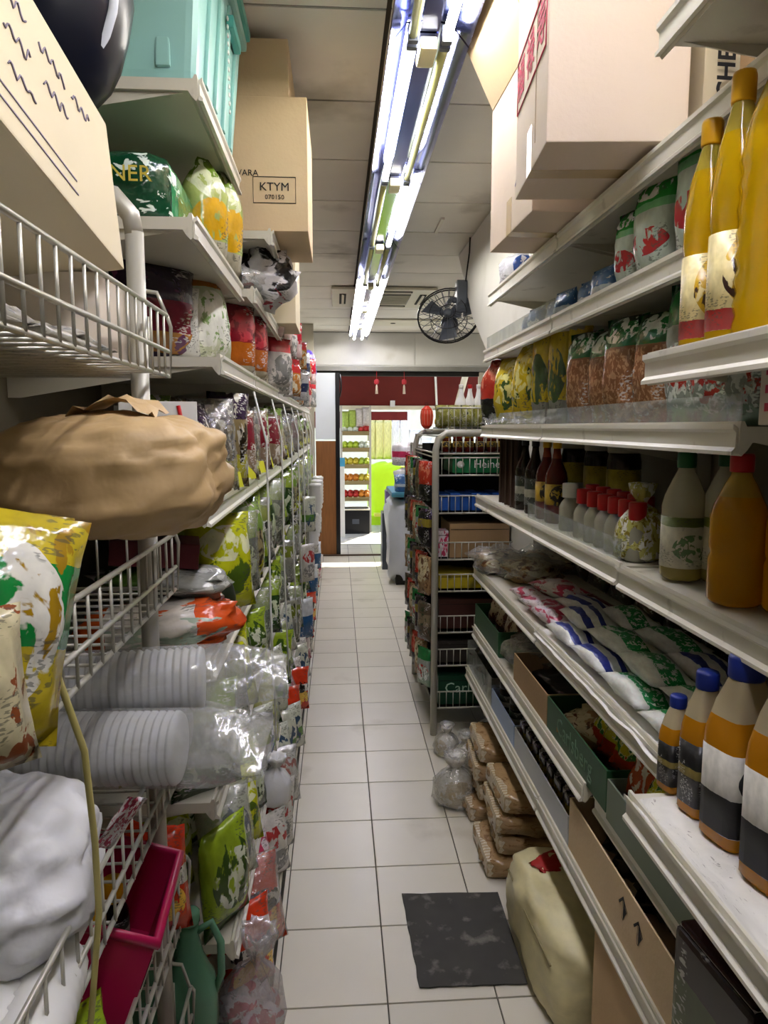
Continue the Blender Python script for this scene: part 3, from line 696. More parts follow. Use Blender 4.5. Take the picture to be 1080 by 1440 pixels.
obj('paper_liner', m_sheet(lambda u, v: (.585 + .4 * u, 1.2 + .85 * v, Z3 + .003 + (.004 * nz(u * 6, v * 12) if u > .1 else -.012 * (1 - u * 10) * (1 + nz(v * 9, 1)))), 20, 24), M_paper, None, label='white paper lining under the salt packets', cat='paper')
P_dim = pmat('dim pack', '#5a4a38', ((.4, .7, '#8a7a60'),), (('#30402a', 4, .55, 0, 1),))
for i in range(7):
    pouch('dim_pack', 'dull packet at the back of the salt shelf, %s from far end' % nth(i), (.98, 2.8 - .22 * i, Z3), .2, .18, .07, P_dim, (-.2, 0, -PI / 2), 'packet', 'back row of the salt shelf', i)

# --- near shelf bottles with blue caps, newspaper under them
ZN = .917
M_amb = liquid('amber disinfectant', '#cf8a18', '#c9bb9a', .76, .35, .15)
L_blk = pmat('black white label', '#c9c6be', ((0, .46, '#0b0c10'),), (('#101218', 1.8, .46, .4, .95),), rough=.6, fine=False, bump=.1)
L_blk2 = pmat('black label', '#15151a', ((.45, .6, '#8a7a40'),), rough=.35)
for px, pb, pt, wp, ma_l, ll in ((948, 1108, 978, 46, L_blk2, 'small amber bottle with blue cap at the far end of the newspaper'), (985, 1140, 944, 62, L_blk2, 'middle sized amber bottle with blue cap between small and large ones'), (1036, 1178, 922, 98, L_blk, 'large amber bottle with blue cap and black and white label'), (1098, 1240, 930, 110, L_blk, 'large amber bottle with blue cap cut by the right picture edge')):
    p, h = stand(px, pb, pt, ZN + .004)
    bottle('disinfectant_bottle', ll, p, h, wp / 2000 * p.y, 'jug', M_amb, M_capB, ma_l, sq=True, asp=.8, rot=.25, group='blue capped bottles')
obj('newspaper', m_sheet(lambda u, v: (.496 + .5 * u, -.03 + 1.15 * v, ZN + .002 + (.003 * abs(nz(u * 7, v * 14)) if u > .06 else .004 * abs(nz(u * 7, v * 14)) - .012 * (1 - u / .06) * (.6 + nz(v * 11, 3)))), 24, 40), pmat('newspaper print', '#dcdad4', (), (('#a5a29e', 40, .64, 0, 1),), rough=.85, fine=False), None, label='newspaper sheet lining the shelf under the blue capped bottles', cat='paper')

# --- lower shelves: display trays
def tray(name, label, xa, pf, pn, z, h, depth, ma, front=None, cat='tray', group=None, rot=0.0):
    yf, yn = ypx(pf, xa, z), ypx(pn, xa, z)
    return obj(name, m_tray(depth, yf - yn, h, .004, front), ma, None, (xa + depth / 2, (yf + yn) / 2, z), (0, 0, rot), label, cat, group), yf, yn
Z2, Z1 = RZ['s2'] + .002, RZ['bot'] + .002
M_grntray = mat('green tray board', '#1f4a2c', .5, var=.25, vscale=14)
M_greybd = mat('grey board', '#b9bcc0', .6, var=.1); M_bluebd = mat('blue grey board', '#8fa3c4', .45, var=.15)
M_ggrey = mat('grey green board', '#6d7768', .6, var=.1)
t, yf, yn = tray('display_tray', 'dark green tray at the far end of the third shelf up', .606, 668, 700, Z2, .10, .3, M_grntray)
for i in range(6):
    pouch('sauce_sachet', 'red and brown packet in the far green tray, %s from far' % nth(i), (.68 + .1 * (i % 2), yf - .06 - .07 * i, Z2 + .02), .11, .13, .05, pmat('red brown pack', '#6a3020', (), (('#d8c0a0', 3, .56, .2, 1),)), (-.3, 0, -PI / 2 + .4), 'packet', 'packets in the far green tray', i)
obj('clear_bag', m_sack(.28, .24, .13, 8, .03), film('smoky film', '#a8a8a0', .35, .25), None, (.76, 2.47, Z2), (0, 0, .2), 'crumpled clear bag between green tray and brown box', 'bag')
t, yf, yn = tray('open_box', 'shallow brown open box between two green trays', .606, 722, 768, Z2, .10, .36, M_cartond, cat='box')
obj('dark_bag', m_sack(.3, .3, .08, 3, .03), mat('black bag', '#17181a', .25, bump=.3, bscale=20), None, (.79, (yf + yn) / 2, Z2 + .005), (0, 0, .1), 'black plastic bag slumped inside the brown open box', 'bag')
t, yf, yn = tray('display_tray', 'long dark green tray with faded lettering beside yellow packets', .606, 769, 851, Z2, .1, .36, M_grntray)
text('Carlsberg', .07, mat('faded silver print', '#5b7a62', .6), t, (-.1805, 0, .052), (PI / 2, 0, -PI / 2))
P_ylr = pmat('yellow red packet', '#c9c21a', ((0, .3, '#b0401c'),), (('#e8e890', 4, .58, .2, 1), ('#3c7a2a', 4, .62, .2, 1)), rough=.18)
P_org = pmat('orange red packet', '#c4532c', ((.6, 1, '#d8c83a'),), (('#f0e0d0', 3, .58, .1, 1),), rough=.18)
obj('noodle_bag', m_sack(.2, .18, .09, 12, .02), P_bun, None, (.72, yf - .12, Z2 + .01), (0, 0, .3), 'bag of pale dried noodles in the long green tray', 'bag')
for i in range(6):
    pouch('yellow_packet', 'yellow packet in the long green tray, %s from noodle bag' % nth(i), (.68 + .12 * (i % 2), yf - .24 - .035 * i, Z2 + .05), .13, .14, .05, P_ylr, (-.5, 0, -PI / 2 + .3), 'packet', 'yellow packets in the green trays', i)
t, yf, yn = tray('display_tray', 'grey green tray of red and yellow packets under the newspaper shelf', .606, 852, 985, Z2 - .01, .095, .36, M_ggrey)
for i in range(9):
    ma = P_ylr if i % 3 else P_org
    pouch('snack_packet', ('yellow' if i % 3 else 'orange red') + ' packet in the grey green tray, %s from far' % nth(i), (.66 + .11 * (i % 2), yf - .05 - .045 * i, Z2 + .045), .13, .15, .05, ma, (-.45, 0, -PI / 2 + .25), 'packet', 'packets in the grey green tray', i)
# bottom shelf
t, yf, yn = tray('display_tray', 'clear wrapped tray at the far end of the bottom shelf', .606, 657, 690, Z1, .12, .32, M_guard)
for i in range(4):
    obj('dark_bag', m_sack(.13, .12, .11, i + 4, .02), mat('dark glossy pack', '#2a2a26', .2, bump=.3, bscale=30, dirt=('#8a8a80', 6, .62)), None, (.69 + .14 * (i % 2), yf - .1 - .11 * i, Z1 + .006), (0, 0, i), 'dark glossy pack in the clear tray, %s from far' % nth(i), 'packet', 'dark packs in the clear tray')
t, yf, yn = tray('display_tray', 'pale blue tray on the bottom shelf beside the clear one', .606, 691, 722, Z1, .085, .32, M_bluebd)
for i in range(4):
    bottle('dark_jar', 'dark jar in the pale blue tray, %s from far' % nth(i), (.66 + .09 * (i % 2), yf - .06 - .08 * i, Z1 + .005), .13, .036, 'jar', M_soy, M_black, L_dk, 'jar', 'dark jars in the pale blue tray')
t, yf, yn = tray('display_tray', 'long pale grey tray of dark tins on the bottom shelf', .606, 723, 797, Z1, .085, .34, M_greybd)
obj('end_panel', m_box(.3, .004, .085), M_grntray, t, (0, -(yf - yn) / 2 - .003, 0))
L_pur = pmat('purple black wrap', '#1c1420', ((.55, .75, '#8a7a2a'),), (('#5a4a70', 4, .6, 0, 1),), rough=.15)
for r in range(3):
    for i in range(7):
        o = obj('dark_packet', _cache.setdefault('dkp', m_box(.085, .06, .115, .008)), L_pur, None, (.662 + .095 * r, yf - .045 - .077 * i, Z1 + .006), (0, 0, .05 * math.sin(i * 3 + r)), 'small purple black pack in the grey tray, %s of %s row' % (nth(i), ('front', 'middle', 'back')[r]), 'packet', 'purple black packs in the grey tray')
        if r < 2: obj('wrapper_fin', _cache.setdefault('dkf', m_box(.08, .004, .014, .001)), M_film2, o, (0, .01, .113))
t, yf, yn = tray('open_box', 'tall brown open carton with black arrows at the end of the bottom shelf', .606, 799, 945, Z1, .145, .34, M_cartonp, cat='carton')
text('↑ ↑', .07, M_ink, t, (-.1705, -.1, .085), (PI / 2, 0, -PI / 2))
for i in range(3):
    obj('dark_bag', m_sack(.2, .16, .15, i + 14, .03), mat('black bag', '#17181a'), None, (.78, yf - .11 - .16 * i, Z1 + .006), (0, 0, i * .7), 'black bag inside the tall brown carton, %s from far' % nth(i), 'bag', 'black bags in the carton')
# tins under the newspaper shelf
M_tin = pmat('tin print', '#4c5a34', ((0, .25, '#6a3a20'), (.8, 1.0, '#241612')), (('#a8a060', 2.4, .54, .2, .8), ('#7a2a20', 3, .6, .2, .8)), rough=.3, bump=0)
M_tinlid = mat('dark red tin lid', '#2c1210', .25, metal=.3)
def tin(label, loc, w, d, h, rot):
    t = thing('oil_tin', label, 'tin', loc, (0, 0, rot), 'square tins under the newspaper shelf')
    obj('body', m_box(w, d, h, .012), M_tin, t); obj('lid', m_box(w * .94, d * .94, .012, .005), M_tinlid, t, (0, 0, h - .002))
    obj('rim', m_tube([(-w / 2 + .01, -d / 2 + .01, h + .003), (w / 2 - .01, -d / 2 + .01, h + .003), (w / 2 - .01, d / 2 - .01, h + .003), (-w / 2 + .01, d / 2 - .01, h + .003)], .006, 6, True), mat('tin rim', '#8f8a80', .3, .6), t)
    obj('handle', m_tube([(-.05, 0, h + .008), (-.048, 0, h + .04), (-.02, 0, h + .055), (.02, 0, h + .055), (.048, 0, h + .04), (.05, 0, h + .008)], .006), mat('tin handle', '#7d7a72', .3, .6), t)
    obj('filler_cap', m_lathe([(.022, 0), (.024, .004), (.024, .016), (.018, .02)], 14), M_white, t, (w * .28, d * .28, h + .008))
tin('tall dark square oil tin with a wire handle, beside the brown carton', (.68, 1.0, .306), .2, .2, .40, .1)
tin('square oil tin nearest the corner, half under the newspaper shelf', (.68, .74, .306), .21, .2, .36, .0)
# floor goods under the right shelves
P_ndl = pmat('noodle pack', '#a98a62', (), (('#8a6842', 9, .58, 0, 1),), rough=.15, fine=False, bump=.9, bscale=12)
nd = m_sack(.34, .31, .08, 6, .012, 7, 3.6, 48, 18, 1.2, .03)
for pile in range(2):
    for k in range(4):
        o = obj('noodle_pack', nd, P_ndl, None, (.70 - .03 * (k == 0) + .015 * (k % 2), 2.38 + .36 * pile, .002 + .074 * k), (0, .03 * k, .06 * math.sin(5 * k + pile)), 'flat brown noodle pack with striped end, %s from the floor in the %s pile' % (nth(k), ('near', 'far')[pile]), 'packet', 'noodle packs under the bottom shelf')
        obj('end_band', _cache.setdefault('stp', m_box(.04, .26, .06, .015)), pmat('ridged end', '#d3c6aa', (), (), stripes=('#b39c76', 16, 1), fine=False), o, (-.149, 0, .006))
P_rice = pmat('rice sack print', '#d9cfa0', (), (), rough=.4, bump=.3, bscale=9, fine=False)
o = obj('rice_sack', m_sack(.33, .5, .25, 21, .014, 7, 4.5, 48, 26, 1.0, .02), P_rice, None, (.675, 1.84, .002), (0, .06, .03), 'cream sack of rice with a red mark, lying under the bottom shelf', 'sack')
obj('red_mark', m_sack(.16, .08, .01, 2, .02), mat('red print', '#a81c1c', .5), o, (-.03, .14, .235), (0, -.03, .5)); text('RICE', .05, M_ink, o, (-.03, -.08, .2655), (0, 0, PI / 2 * 0 - PI / 2)) if False else None
obj('seam', m_tube([(-.158, .2, .17), (-.163, 0, .17), (-.158, -.2, .17)], .003), mat('seam thread', '#8d8460', .8), o)
b = carton('carton', 'plain brown carton on the floor in front of the rice sack', (.60, 1.12, .0), (.92, 1.52, .37), M_carton, 0, None)
for i, (px, py, s) in enumerate(((640, 1128, 1.0), (655, 1080, .8), (628, 1060, .7), (690, 1050, .9))):
    p = at(px, py, Z=0)
    o = obj('tied_bag', m_tied(.17 * s, .16 * s, .2 * s, i + 3, .14), pmat('white contents', '#d3cec2', (), (('#b8a888', 4, .55, 0, .6),)), None, (p.x, p.y, .002), (0, 0, i), 'white tied plastic bag on the floor by the noodles, %s from the aisle' % nth(i), 'bag', 'white tied bags by the noodles')
    obj('outer_film', m_tied(.19 * s, .18 * s, .215 * s, i + 8, .16), M_film, o)
# dark rubber mat
def matpts():
    c = [at(565, 1259, Z=.0), at(700, 1257, Z=.0), at(742, 1386, Z=.0), at(590, 1391, Z=.0)]
    out = []
    for i in range(4):
        a, b = c[i], c[(i + 1) % 4]
        for k in range(10):
            p = a.lerp(b, k / 10); j = .006 if i in (0, 2, 3) else .0
            out.append(Vector((p.x + j * nz(k * 1.7, i), p.y + j * nz(i * 3, k * 2.3), .003)))
    return out
obj('floor_mat', m_poly(matpts(), .004, 'z'), mat('worn rubber', '#3a3936', .7, var=.2, vscale=12, dirt=('#6a6861', 16.0, .57)), None, label='dark worn rubber mat with ragged edges on the tiles', cat='mat')

# --- wire rack beyond the shelves (end frame faces the viewer)
RY = 3.42
rx0, rx1 = .475, .93
rk = thing('wire_shelf_rack', 'tall grey wire rack of boxes beyond the bottle shelving', 'rack', (rx0, RY, 0))
obj('end_frame', m_tube([(0, 0, 0), (0, 0, 1.44), (.012, 0, 1.49), (.05, 0, 1.52), (rx1 - rx0 - .05, 0, 1.52), (rx1 - rx0 - .012, 0, 1.49), (rx1 - rx0, 0, 1.44), (rx1 - rx0, 0, 0)], .017, 10), M_post, rk)
obj('end_frame', m_tube([(0, .9, 0), (0, .9, 1.44), (.012, .9, 1.49), (.05, .9, 1.52), (rx1 - rx0 - .05, .9, 1.52), (rx1 - rx0 - .012, .9, 1.49), (rx1 - rx0, .9, 1.44), (rx1 - rx0, .9, 0)], .017, 10), M_post, rk)
rows = [.14, .36, .53, .74, .90, 1.13, 1.315, 1.42]
ew = m_tube([(0, 0, 0), (0, 0, .085)], .0022, 4)
for z in rows:
    s = obj('wire_shelf', m_tube([(0, 0, z), (rx1 - rx0, 0, z), (rx1 - rx0, .9, z), (0, .9, z)], .005, 6, True), M_wire, rk)
    obj('top_rail', m_tube([(0, 0, z + .085), (rx1 - rx0, 0, z + .085), (rx1 - rx0, .9, z + .085), (0, .9, z + .085)], .004, 6, True), M_wire, s)
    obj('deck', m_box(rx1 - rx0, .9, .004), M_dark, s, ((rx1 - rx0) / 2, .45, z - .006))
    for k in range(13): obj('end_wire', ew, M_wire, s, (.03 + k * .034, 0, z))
obj('gap_shade_sheet', m_box(rx1 - rx0, .01, 1.4), M_dark, rk, ((rx1 - rx0) / 2, .55, .06))  # added dark sheet, stands in for the shade in the rack's open gaps
M_hbox = mat('green beer carton', '#0f6a3c', .5); M_bbox = mat('blue carton', '#1d4fa0', .45, var=.15)
def rackbox(label, x0, x1, z, h, ma, d=.3, y=RY + .02, cat='carton'):
    t = thing('carton', label, cat, ((x0 + x1) / 2, y + d / 2, z), group='boxes in the wire rack')
    obj('body', m_box(x1 - x0, d, h, .004), ma, t); obj('lid_seam', m_box(.0015 + (x1 - x0) * .96, .0008, .003), M_dark, t, (0, -d / 2 - .0005, h * .82)); return t
t = rackbox('green beer carton with white lettering in the wire rack', .56, .90, 1.325, .085, M_hbox)
text('Heineken', .055, M_white, t, (.04, -.1515, .042), (PI / 2, 0, 0)); obj('round_emblem', m_lathe([(.018, 0), (.018, .0006)], 16), M_white, t, (-.13, -.151, .042), (PI / 2, 0, 0))
for i in range(7):
    bottle('small_jar', 'brown jar on the top tier of the wire rack, %s from the post' % nth(i), (.535 + .056 * i, RY + .06, 1.427), .085, .024, 'jar', M_chi, M_capR if i % 2 else M_capY, L_sauce, 'jar', 'jars on the top tier of the wire rack')
for i in range(8):
    b = rackbox('narrow blue carton standing in the wire rack, %s from the post' % nth(i), .50 + .052 * i, .548 + .052 * i, 1.14, .08 + .006 * (i % 2), M_bbox, .2)
rackbox('tan carton below the blue ones in the wire rack', .55, .85, .985 - .08, .17, M_cartond)
rackbox('white and pink box beside the tan carton in the rack', .49, .545, .91, .13, P_pink, .1)
rackbox('yellow carton strip low in the wire rack', .50, .80, .75, .07, mat('yellow carton', '#b5a21e', .5, dirt=('#2a2a18', 8, .5)), .25)
rackbox('dark brown carton under the yellow strip in the rack', .50, .9, .545, .15, mat('dark brown carton', '#3a1c16', .5), .3)
rackbox('dark carton with pale spot low in the rack', .50, .9, .37, .11, mat('dark carton', '#2a2420', .5, dirt=('#77706a', 7, .62)), .3)
t = rackbox('dark green beer carton with pale script at the rack foot', .50, .86, .15, .15, mat('dark green beer carton', '#123a28', .4), .3)
text('Carlsberg', .075, mat('pale green print', '#a8c2ac', .5), t, (0, -.1515, .085), (PI / 2, 0, 0))
obj('clear_bag', m_sack(.34, .22, .1, 4, .03), film('smoky film', '#a8a8a0'), None, (.68, RY + .13, .31), (0, 0, .1), 'crumpled clear bag on the dark green beer carton', 'bag') if False else None
# strips hanging on the rack's aisle side
for i in range(6):
    y = RY + .12 + .14 * i
    for k in range(5):
        ma = (P_red, P_dim, L_pur, P_nutg, P_bun)[(i + 2 * k) % 5]
        pouch('hanging_packet', 'dark packet clipped to the rack side, column %s, %s from top' % (nth(i), nth(k)), (rx0 - .035, y, 1.18 - .24 * k), .12, .2, .04, ma, (0, 0, -PI / 2 + .5), 'packet', 'packets clipped to the rack side', i + k)
# things on top of the rack
bk = thing('wire_tray', 'wire tray of yellow packets on top of the tall rack', 'basket', (.7, RY + .16, 1.54))
obj('frame', m_tube([(-.2, -.13, .1), (.2, -.13, .1), (.2, .13, .1), (-.2, .13, .1)], .005, 6, True), M_wire, bk); obj('base', m_box(.4, .26, .006), M_dark, bk)
for k in range(14): obj('wire', _cache.setdefault('tw', m_tube([(0, 0, 0), (0, 0, .1)], .0025, 4)), M_wire, bk, (-.19 + .029 * k, -.13, 0))
for i in range(6): pouch('yellow_packet', 'olive yellow packet in the wire tray on the rack, %s along' % nth(i), (.53 + .065 * i, RY + .15, 1.548), .08, .11, .05, pmat('olive pack', '#8a8a3a', (), (('#d8d8b0', 4, .56, 0, 1), ('#2a3018', 4, .6, 0, 1))), (-.1, 0, .2), 'packet', 'packets in the wire tray', i)
for i in range(4):
    p = at(645 + 12 * i, 556, Y=RY + .5)
    bottle('white_bottle', 'white bottle with dark label on top of the rack, %s along' % nth(i), (p.x, RY + .42, 1.535), .24, .032, 'sauce', M_white, M_capR if i % 2 else M_capW, L_dk, group='white bottles on the rack')
obj('bottle_stand', m_box(.4, .24, .012, .002), M_post, None, (.7, RY + .44, 1.522), label='grey board under the white bottles on the rack', cat='board')

# --- beyond: freezer under a white cover, bags, lantern
fz = thing('chest_freezer', 'white plastic covered chest freezer near the doorway', 'freezer', (.82, 7.2, 0))
obj('body', m_sack(.62, .8, .88, 5, .05, 6, 6, 30, 16), mat('white plastic cover', '#c9ced6', .3, var=.12, vscale=4, bump=.4, bscale=9), fz)
obj('lid', m_box(.6, .78, .05, .02), mat('teal blue lid', '#3f7f9a', .4), fz, (0, 0, .87))
obj('plinth', m_box(.5, .7, .1), M_dark, fz, (0, 0, -.0)); 
P_pw = pmat('pink white tissue', '#e6e2e6', ((.35, .6, '#c8305c'),), (('#f0d0dc', 3, .6, 0, 1),))
for i, (x, y, z, s, ma, ll) in enumerate(((.66, 6.92, .92, .2, P_blue, 'blue packet on the freezer lid, front corner'), (.88, 6.95, .92, .22, P_pw, 'pink and white pack on the freezer lid beside the blue packet'), (.72, 7.15, .92, .26, M_white, 'white pack in the middle of the freezer lid'), (.7, 7.2, 1.16, .28, P_pw, 'large pink striped tissue pack on top of the freezer heap'), (.93, 7.2, .92, .3, P_bw, 'blue striped pack at the back of the freezer heap'))):
    obj('tissue_pack', m_sack(s, s * .8, s * .85, i + 3, .015, 5, 5), ma, None, (x, y, z), (0, 0, .3 * i), ll, 'pack', 'packs on the freezer')
obj('purple_carton', m_box(.16, .2, .24, .01), mat('mauve carton', '#8d7bb0', .5), None, (.60, 7.75, .62), label='mauve carton on a stool behind the freezer', cat='carton')
obj('stool', m_tray(.24, .26, .62, .02), M_grey, None, (.60, 7.75, 0), label='grey stool holding the mauve carton', cat='stool')
lt = thing('paper_lantern', 'small orange red pleated lantern standing on the far end of the rack', 'lantern', (.535, 4.26, 1.537), (0, 0, 0)); lt.scale = (.62, .62, .62)
n_ = 16; V = []; Fs = []
prof_l = [(.02, .22), (.05, .19), (.06, .14), (.055, .06), (.05, .03), (.02, 0)]
obj('shade', m_lathe([(r, z) for r, z in prof_l], 12, False), mat('orange red paper', '#e0442a', .5, emit=None), lt)
for k in range(12): obj('pleat', _cache.setdefault('pl', m_tube([(.022, 0, .21), (.056, 0, .17), (.062, 0, .12), (.056, 0, .05), (.03, 0, .01)], .003, 4)), mat('pale pleat', '#f0a08a', .5), lt, (0, 0, 0), (0, 0, k * PI / 6))
obj('top_loop', m_tube([(-.01, 0, .22), (-.008, 0, .25), (.008, 0, .25), (.01, 0, .22)], .003, 4), M_dark, lt)
obj('yellow_ball', m_sack(.09, .09, .09, 5, .003, 2.1, 2), mat('yellow plastic', '#e8c020', .4), None, (.63, 4.28, 1.537), label='round yellow ball beside the orange lantern on the rack', cat='ball')
for i in range(5):
    o = obj('black_bag', m_pouch(.12, .42, .06, i, .012), mat('black grey plastic', '#34383e', .3, bump=.4, bscale=12), None, (.53 + .03 * (i % 2), 4.45 + .16 * i, 1.0 - .03 * i), (0, 0, -PI / 2 + .8), 'dark grey plastic sleeve hanging behind the rack, %s along' % nth(i), 'bag', 'dark sleeves behind the rack')
sh = thing('hanger_rail', 'thin steel rail carrying the dark sleeves behind the rack', 'rail', (.54, 4.4, 0))
obj('bar', m_tube([(0, 0, 1.43), (0, .8, 1.43)], .008), M_post, sh); obj('leg', m_tube([(0, 0, 0), (0, 0, 1.43)], .008), M_post, sh); obj('leg', m_tube([(0, .8, 0), (0, .8, 1.43)], .008), M_post, sh)

# ================================================================== LEFT SIDE
# --- top of the shelving
M_teal = mat('teal plastic', '#9accc8', .35, var=.06, vscale=2, trans=.1)
def frustum(a, b, h, c, d):
    V = [(-a, -b, 0), (a, -b, 0), (a, b, 0), (-a, b, 0), (-c, -d, h), (c, -d, h), (c, d, h), (-c, d, h)]
    me = mesh_from('fr', V, [(3, 2, 1, 0), (4, 5, 6, 7), (0, 1, 5, 4), (1, 2, 6, 5), (2, 3, 7, 6), (3, 0, 4, 7)])
    bm = bmesh.new(); bm.from_mesh(me); bmesh.ops.bevel(bm, geom=bm.edges[:], offset=.025, segments=3, affect='EDGES', profile=.6); bm.to_mesh(me); bm.free()
    return me
tb = thing('storage_box', 'big teal plastic storage box on the top left shelf under the ceiling', 'box', (-.51, 1.905, 2.275))
obj('body', frustum(.215, .27, .36, .245, .3), M_teal, tb)
obj('lid', m_box(.54, .64, .03, .012), mat('deep teal plastic', '#4fa39c', .35), tb, (0, 0, .375)); obj('rim', m_box(.52, .62, .03, .01), M_teal, tb, (0, 0, .345))
for k in range(4): obj('rib', m_box(.03, .01, .3, .004), M_teal, tb, (-.15 + .1 * k, -.277, .03), (-.08, 0, 0))
for k in range(4): obj('rib', m_box(.01, .03, .3, .004), M_teal, tb, (.222, -.18 + .12 * k, .03), (0, .08, 0))
obj('side_handle', m_box(.02, .14, .03, .008), mat('deep teal plastic', '#4fa39c'), tb, (.25, .1, .27))
for k in range(12): obj('grip_dot', _cache.setdefault('gd', m_box(.004, .012, .008, .002)), M_white, tb, (.2455, .02, .06 + .02 * k), (0, .08, 0))
b = carton('carton', 'beige carton with a boxed code, jutting past the teal box', (-.46, 2.32, 2.155), (-.085, 2.75, 2.55), M_cartonp, 0, None)
text('KTYM', .035, M_ink, b, (.085, -.2165, .13), (PI / 2, 0, 0)); text('070150', .02, M_ink, b, (.085, -.2165, .1), (PI / 2, 0, 0)); text('MAXWARA', .026, M_ink, b, (-.03, -.2165, .17), (PI / 2, 0, 0)); text('xxxxxxxx', .018, M_ink, b, (.085, -.2165, .062), (PI / 2, 0, 0)) if False else None
obj('code_frame', m_tube([(.02, -.2162, .083), (.15, -.2162, .083), (.15, -.2162, .16), (.02, -.2162, .16)], .0014, 4, True), M_ink, b)
obj('bottom_flap', m_box(.37, .43, .006), M_cartond, b, (0, 0, -.0065)) if False else None
carton('carton', 'small beige carton stacked on the coded carton under the ceiling', (-.46, 2.33, 2.552), (-.14, 2.7, 2.72), M_cartonp, 0, None)
carton('carton', 'narrow cream carton standing on end beyond the coded carton', (-.42, 3.0, 1.97), (-.165, 3.35, 2.37), M_cartonh, 0, None)
carton('carton', 'dull carton at the far top of the packet shelving', (-.62, 3.5, 1.75), (-.3, 4.1, 2.2), M_cartond, 0, None)
# --- shelf z 1.965
P_tis = pmat('green tissue pack', '#2c8a54', ((0, .12, '#14452c'),), (('#dfeee6', 5, .6, .1, 1),), axis=1, rough=.15, fullprint=True, fine=False)
o = obj('tissue_pack', m_sack(.24, .5, .16, 14, .008, 8, 6), P_tis, None, (-.47, 1.80, 1.968), (0, 0, .04), 'green wrapped tissue multipack below the teal box', 'pack')
text('FINER', .045, mat('yellow print', '#c9b84a', .5), o, (.03, -.262, .09), (PI / 2, 0, 0))
P_corn = pmat('corn bag', '#a9b86a', ((.0, .22, '#b9b5a0'), (.80, 1, '#6a8a2a')), (('#d8a81a', 3.2, .46, .2, .62), ('#d8e0b8', 4, .58, .55, 1)), rough=.2)
for i, (x, y, h) in enumerate(((-.335, 1.93, .26), (-.318, 2.09, .29))):
    pouch('corn_bag', 'yellow corn snack bag with green top, %s under the teal box' % ('left one' if i == 0 else 'taller right one'), (x, y, 1.968), .14, h, .1, P_corn, (0, 0, PI / 2 - .75), 'bag', 'corn snack bags', i, pinch=.75)
pouch('grey_bag', 'dim grey bag behind the corn snack bags', (-.45, 2.05, 1.968), .14, .25, .09, pmat('grey bag', '#8a8c86', (), (('#bcbcb4', 3, .55, 0, 1),)), (0, 0, PI / 2 - .8), 'bag', seed=3, pinch=.5)
P_bwb = pmat('black white bag', '#d5d3d6', (), (('#15151a', 2.2, .54, .25, 1), ('#a83a4a', 4, .66, 0, .4)), rough=.2)
o = obj('tied_bag', m_sack(.22, .24, .21, 7, .04, 3, 2.4), P_bwb, None, (-.30, 2.56, 1.968), (.2, .3, .3), 'white bag with bold black print beyond the corn bags', 'bag')
obj('tied_bag', m_sack(.16, .2, .07, 9, .03), M_film2, None, (-.32, 2.32, 1.968), (0, 0, .3), 'crumpled clear bag at the end of the corn bag shelf', 'bag')
# --- shelf z 1.72
Z6 = 1.723
carton('carton', 'white carton at the near end of the third shelf down', (-.62, 1.60, 1.655), (-.40, 1.78, 1.86), mat('white card', '#d9cfc0'), 0, None) if False else None
P_det = pmat('detergent bag', '#ccd3b4', ((.80, 1, '#c47a22'),), (('#7fa060', 3, .58, .1, .75), ('#e8eadf', 5, .55, 0, .8)), rough=.2)
P_pur = pmat('purple red bag', '#2a1838', ((.25, .55, '#7a1830'), (.05, .25, '#a8702c')), (('#5a2a50', 3, .6, 0, 1),), rough=.2)
P_ro = pmat('red orange pouch', '#8e1428', ((.12, .42, '#c0661c'), (0, .12, '#c9c0a8')), (('#c93a48', 3, .6, .4, 1),), rough=.18)
P_dots = pmat('dotted white bag', '#cfcfc8', (), (('#3a3a3c', 18, .6, .1, .7),), rough=.3)
pouch('purple_bag', 'dark purple and red bag at the near end of the third shelf', (-.45, 1.84, Z6), .24, .24, .12, P_pur, (0, 0, PI / 2 - .8), 'bag', seed=2)
pouch('dotted_bag', 'white dotted bag in front of the dark purple bag', (-.40, 1.88, Z6), .12, .18, .06, P_dots, (0, 0, PI / 2 - .9), 'bag', seed=1)
pouch('detergent_bag', 'pale green detergent bag with an orange top on the third shelf', (-.345, 2.02, Z6), .17, .25, .1, P_det, (-.15, 0, PI / 2 - .6), 'bag', seed=4, pinch=.45)
pouch('detergent_bag', 'pale bag half hidden behind the orange topped one', (-.42, 2.15, Z6), .17, .24, .09, P_det, (0, 0, PI / 2 - .6), 'bag', seed=3)
for i in range(3):
    pouch('red_pouch', 'crimson and orange pouch on the third shelf, %s from the detergent' % nth(i), (-.335 + .02 * (i % 2), 2.38 + .22 * i, Z6), .2, .23, .09, P_ro, (0, 0, PI / 2 - .7), 'bag', 'crimson pouches', i)
obj('clear_tray', m_tray(.13, .55, .05, .003), M_guard, None, (-.34, 2.5, Z6 + .001), label='clear plastic tray along the third shelf edge', cat='tray') if False else None
P_strip = [pmat('red strip pack', '#b81e30', ((0, .4, '#d8b8b4'),), (('#f0d8d0', 4, .58, 0, 1),), rough=.18), pmat('white red strip pack', '#d5d0cc', ((.7, 1, '#c03038'),), (('#8a8a88', 4, .56, 0, .7),), rough=.18), pmat('amber strip pack', '#b8742a', ((.7, 1, '#c92a2a'),), (('#ddd0b0', 4, .58, 0, .7),), rough=.18), pmat('navy strip pack', '#cfcfd2', ((.3, .6, '#1c2a5a'),), (('#a0a0a0', 4, .6, 0, 1),), rough=.18)]
sn = ['crimson', 'white and red', 'amber', 'navy and white']
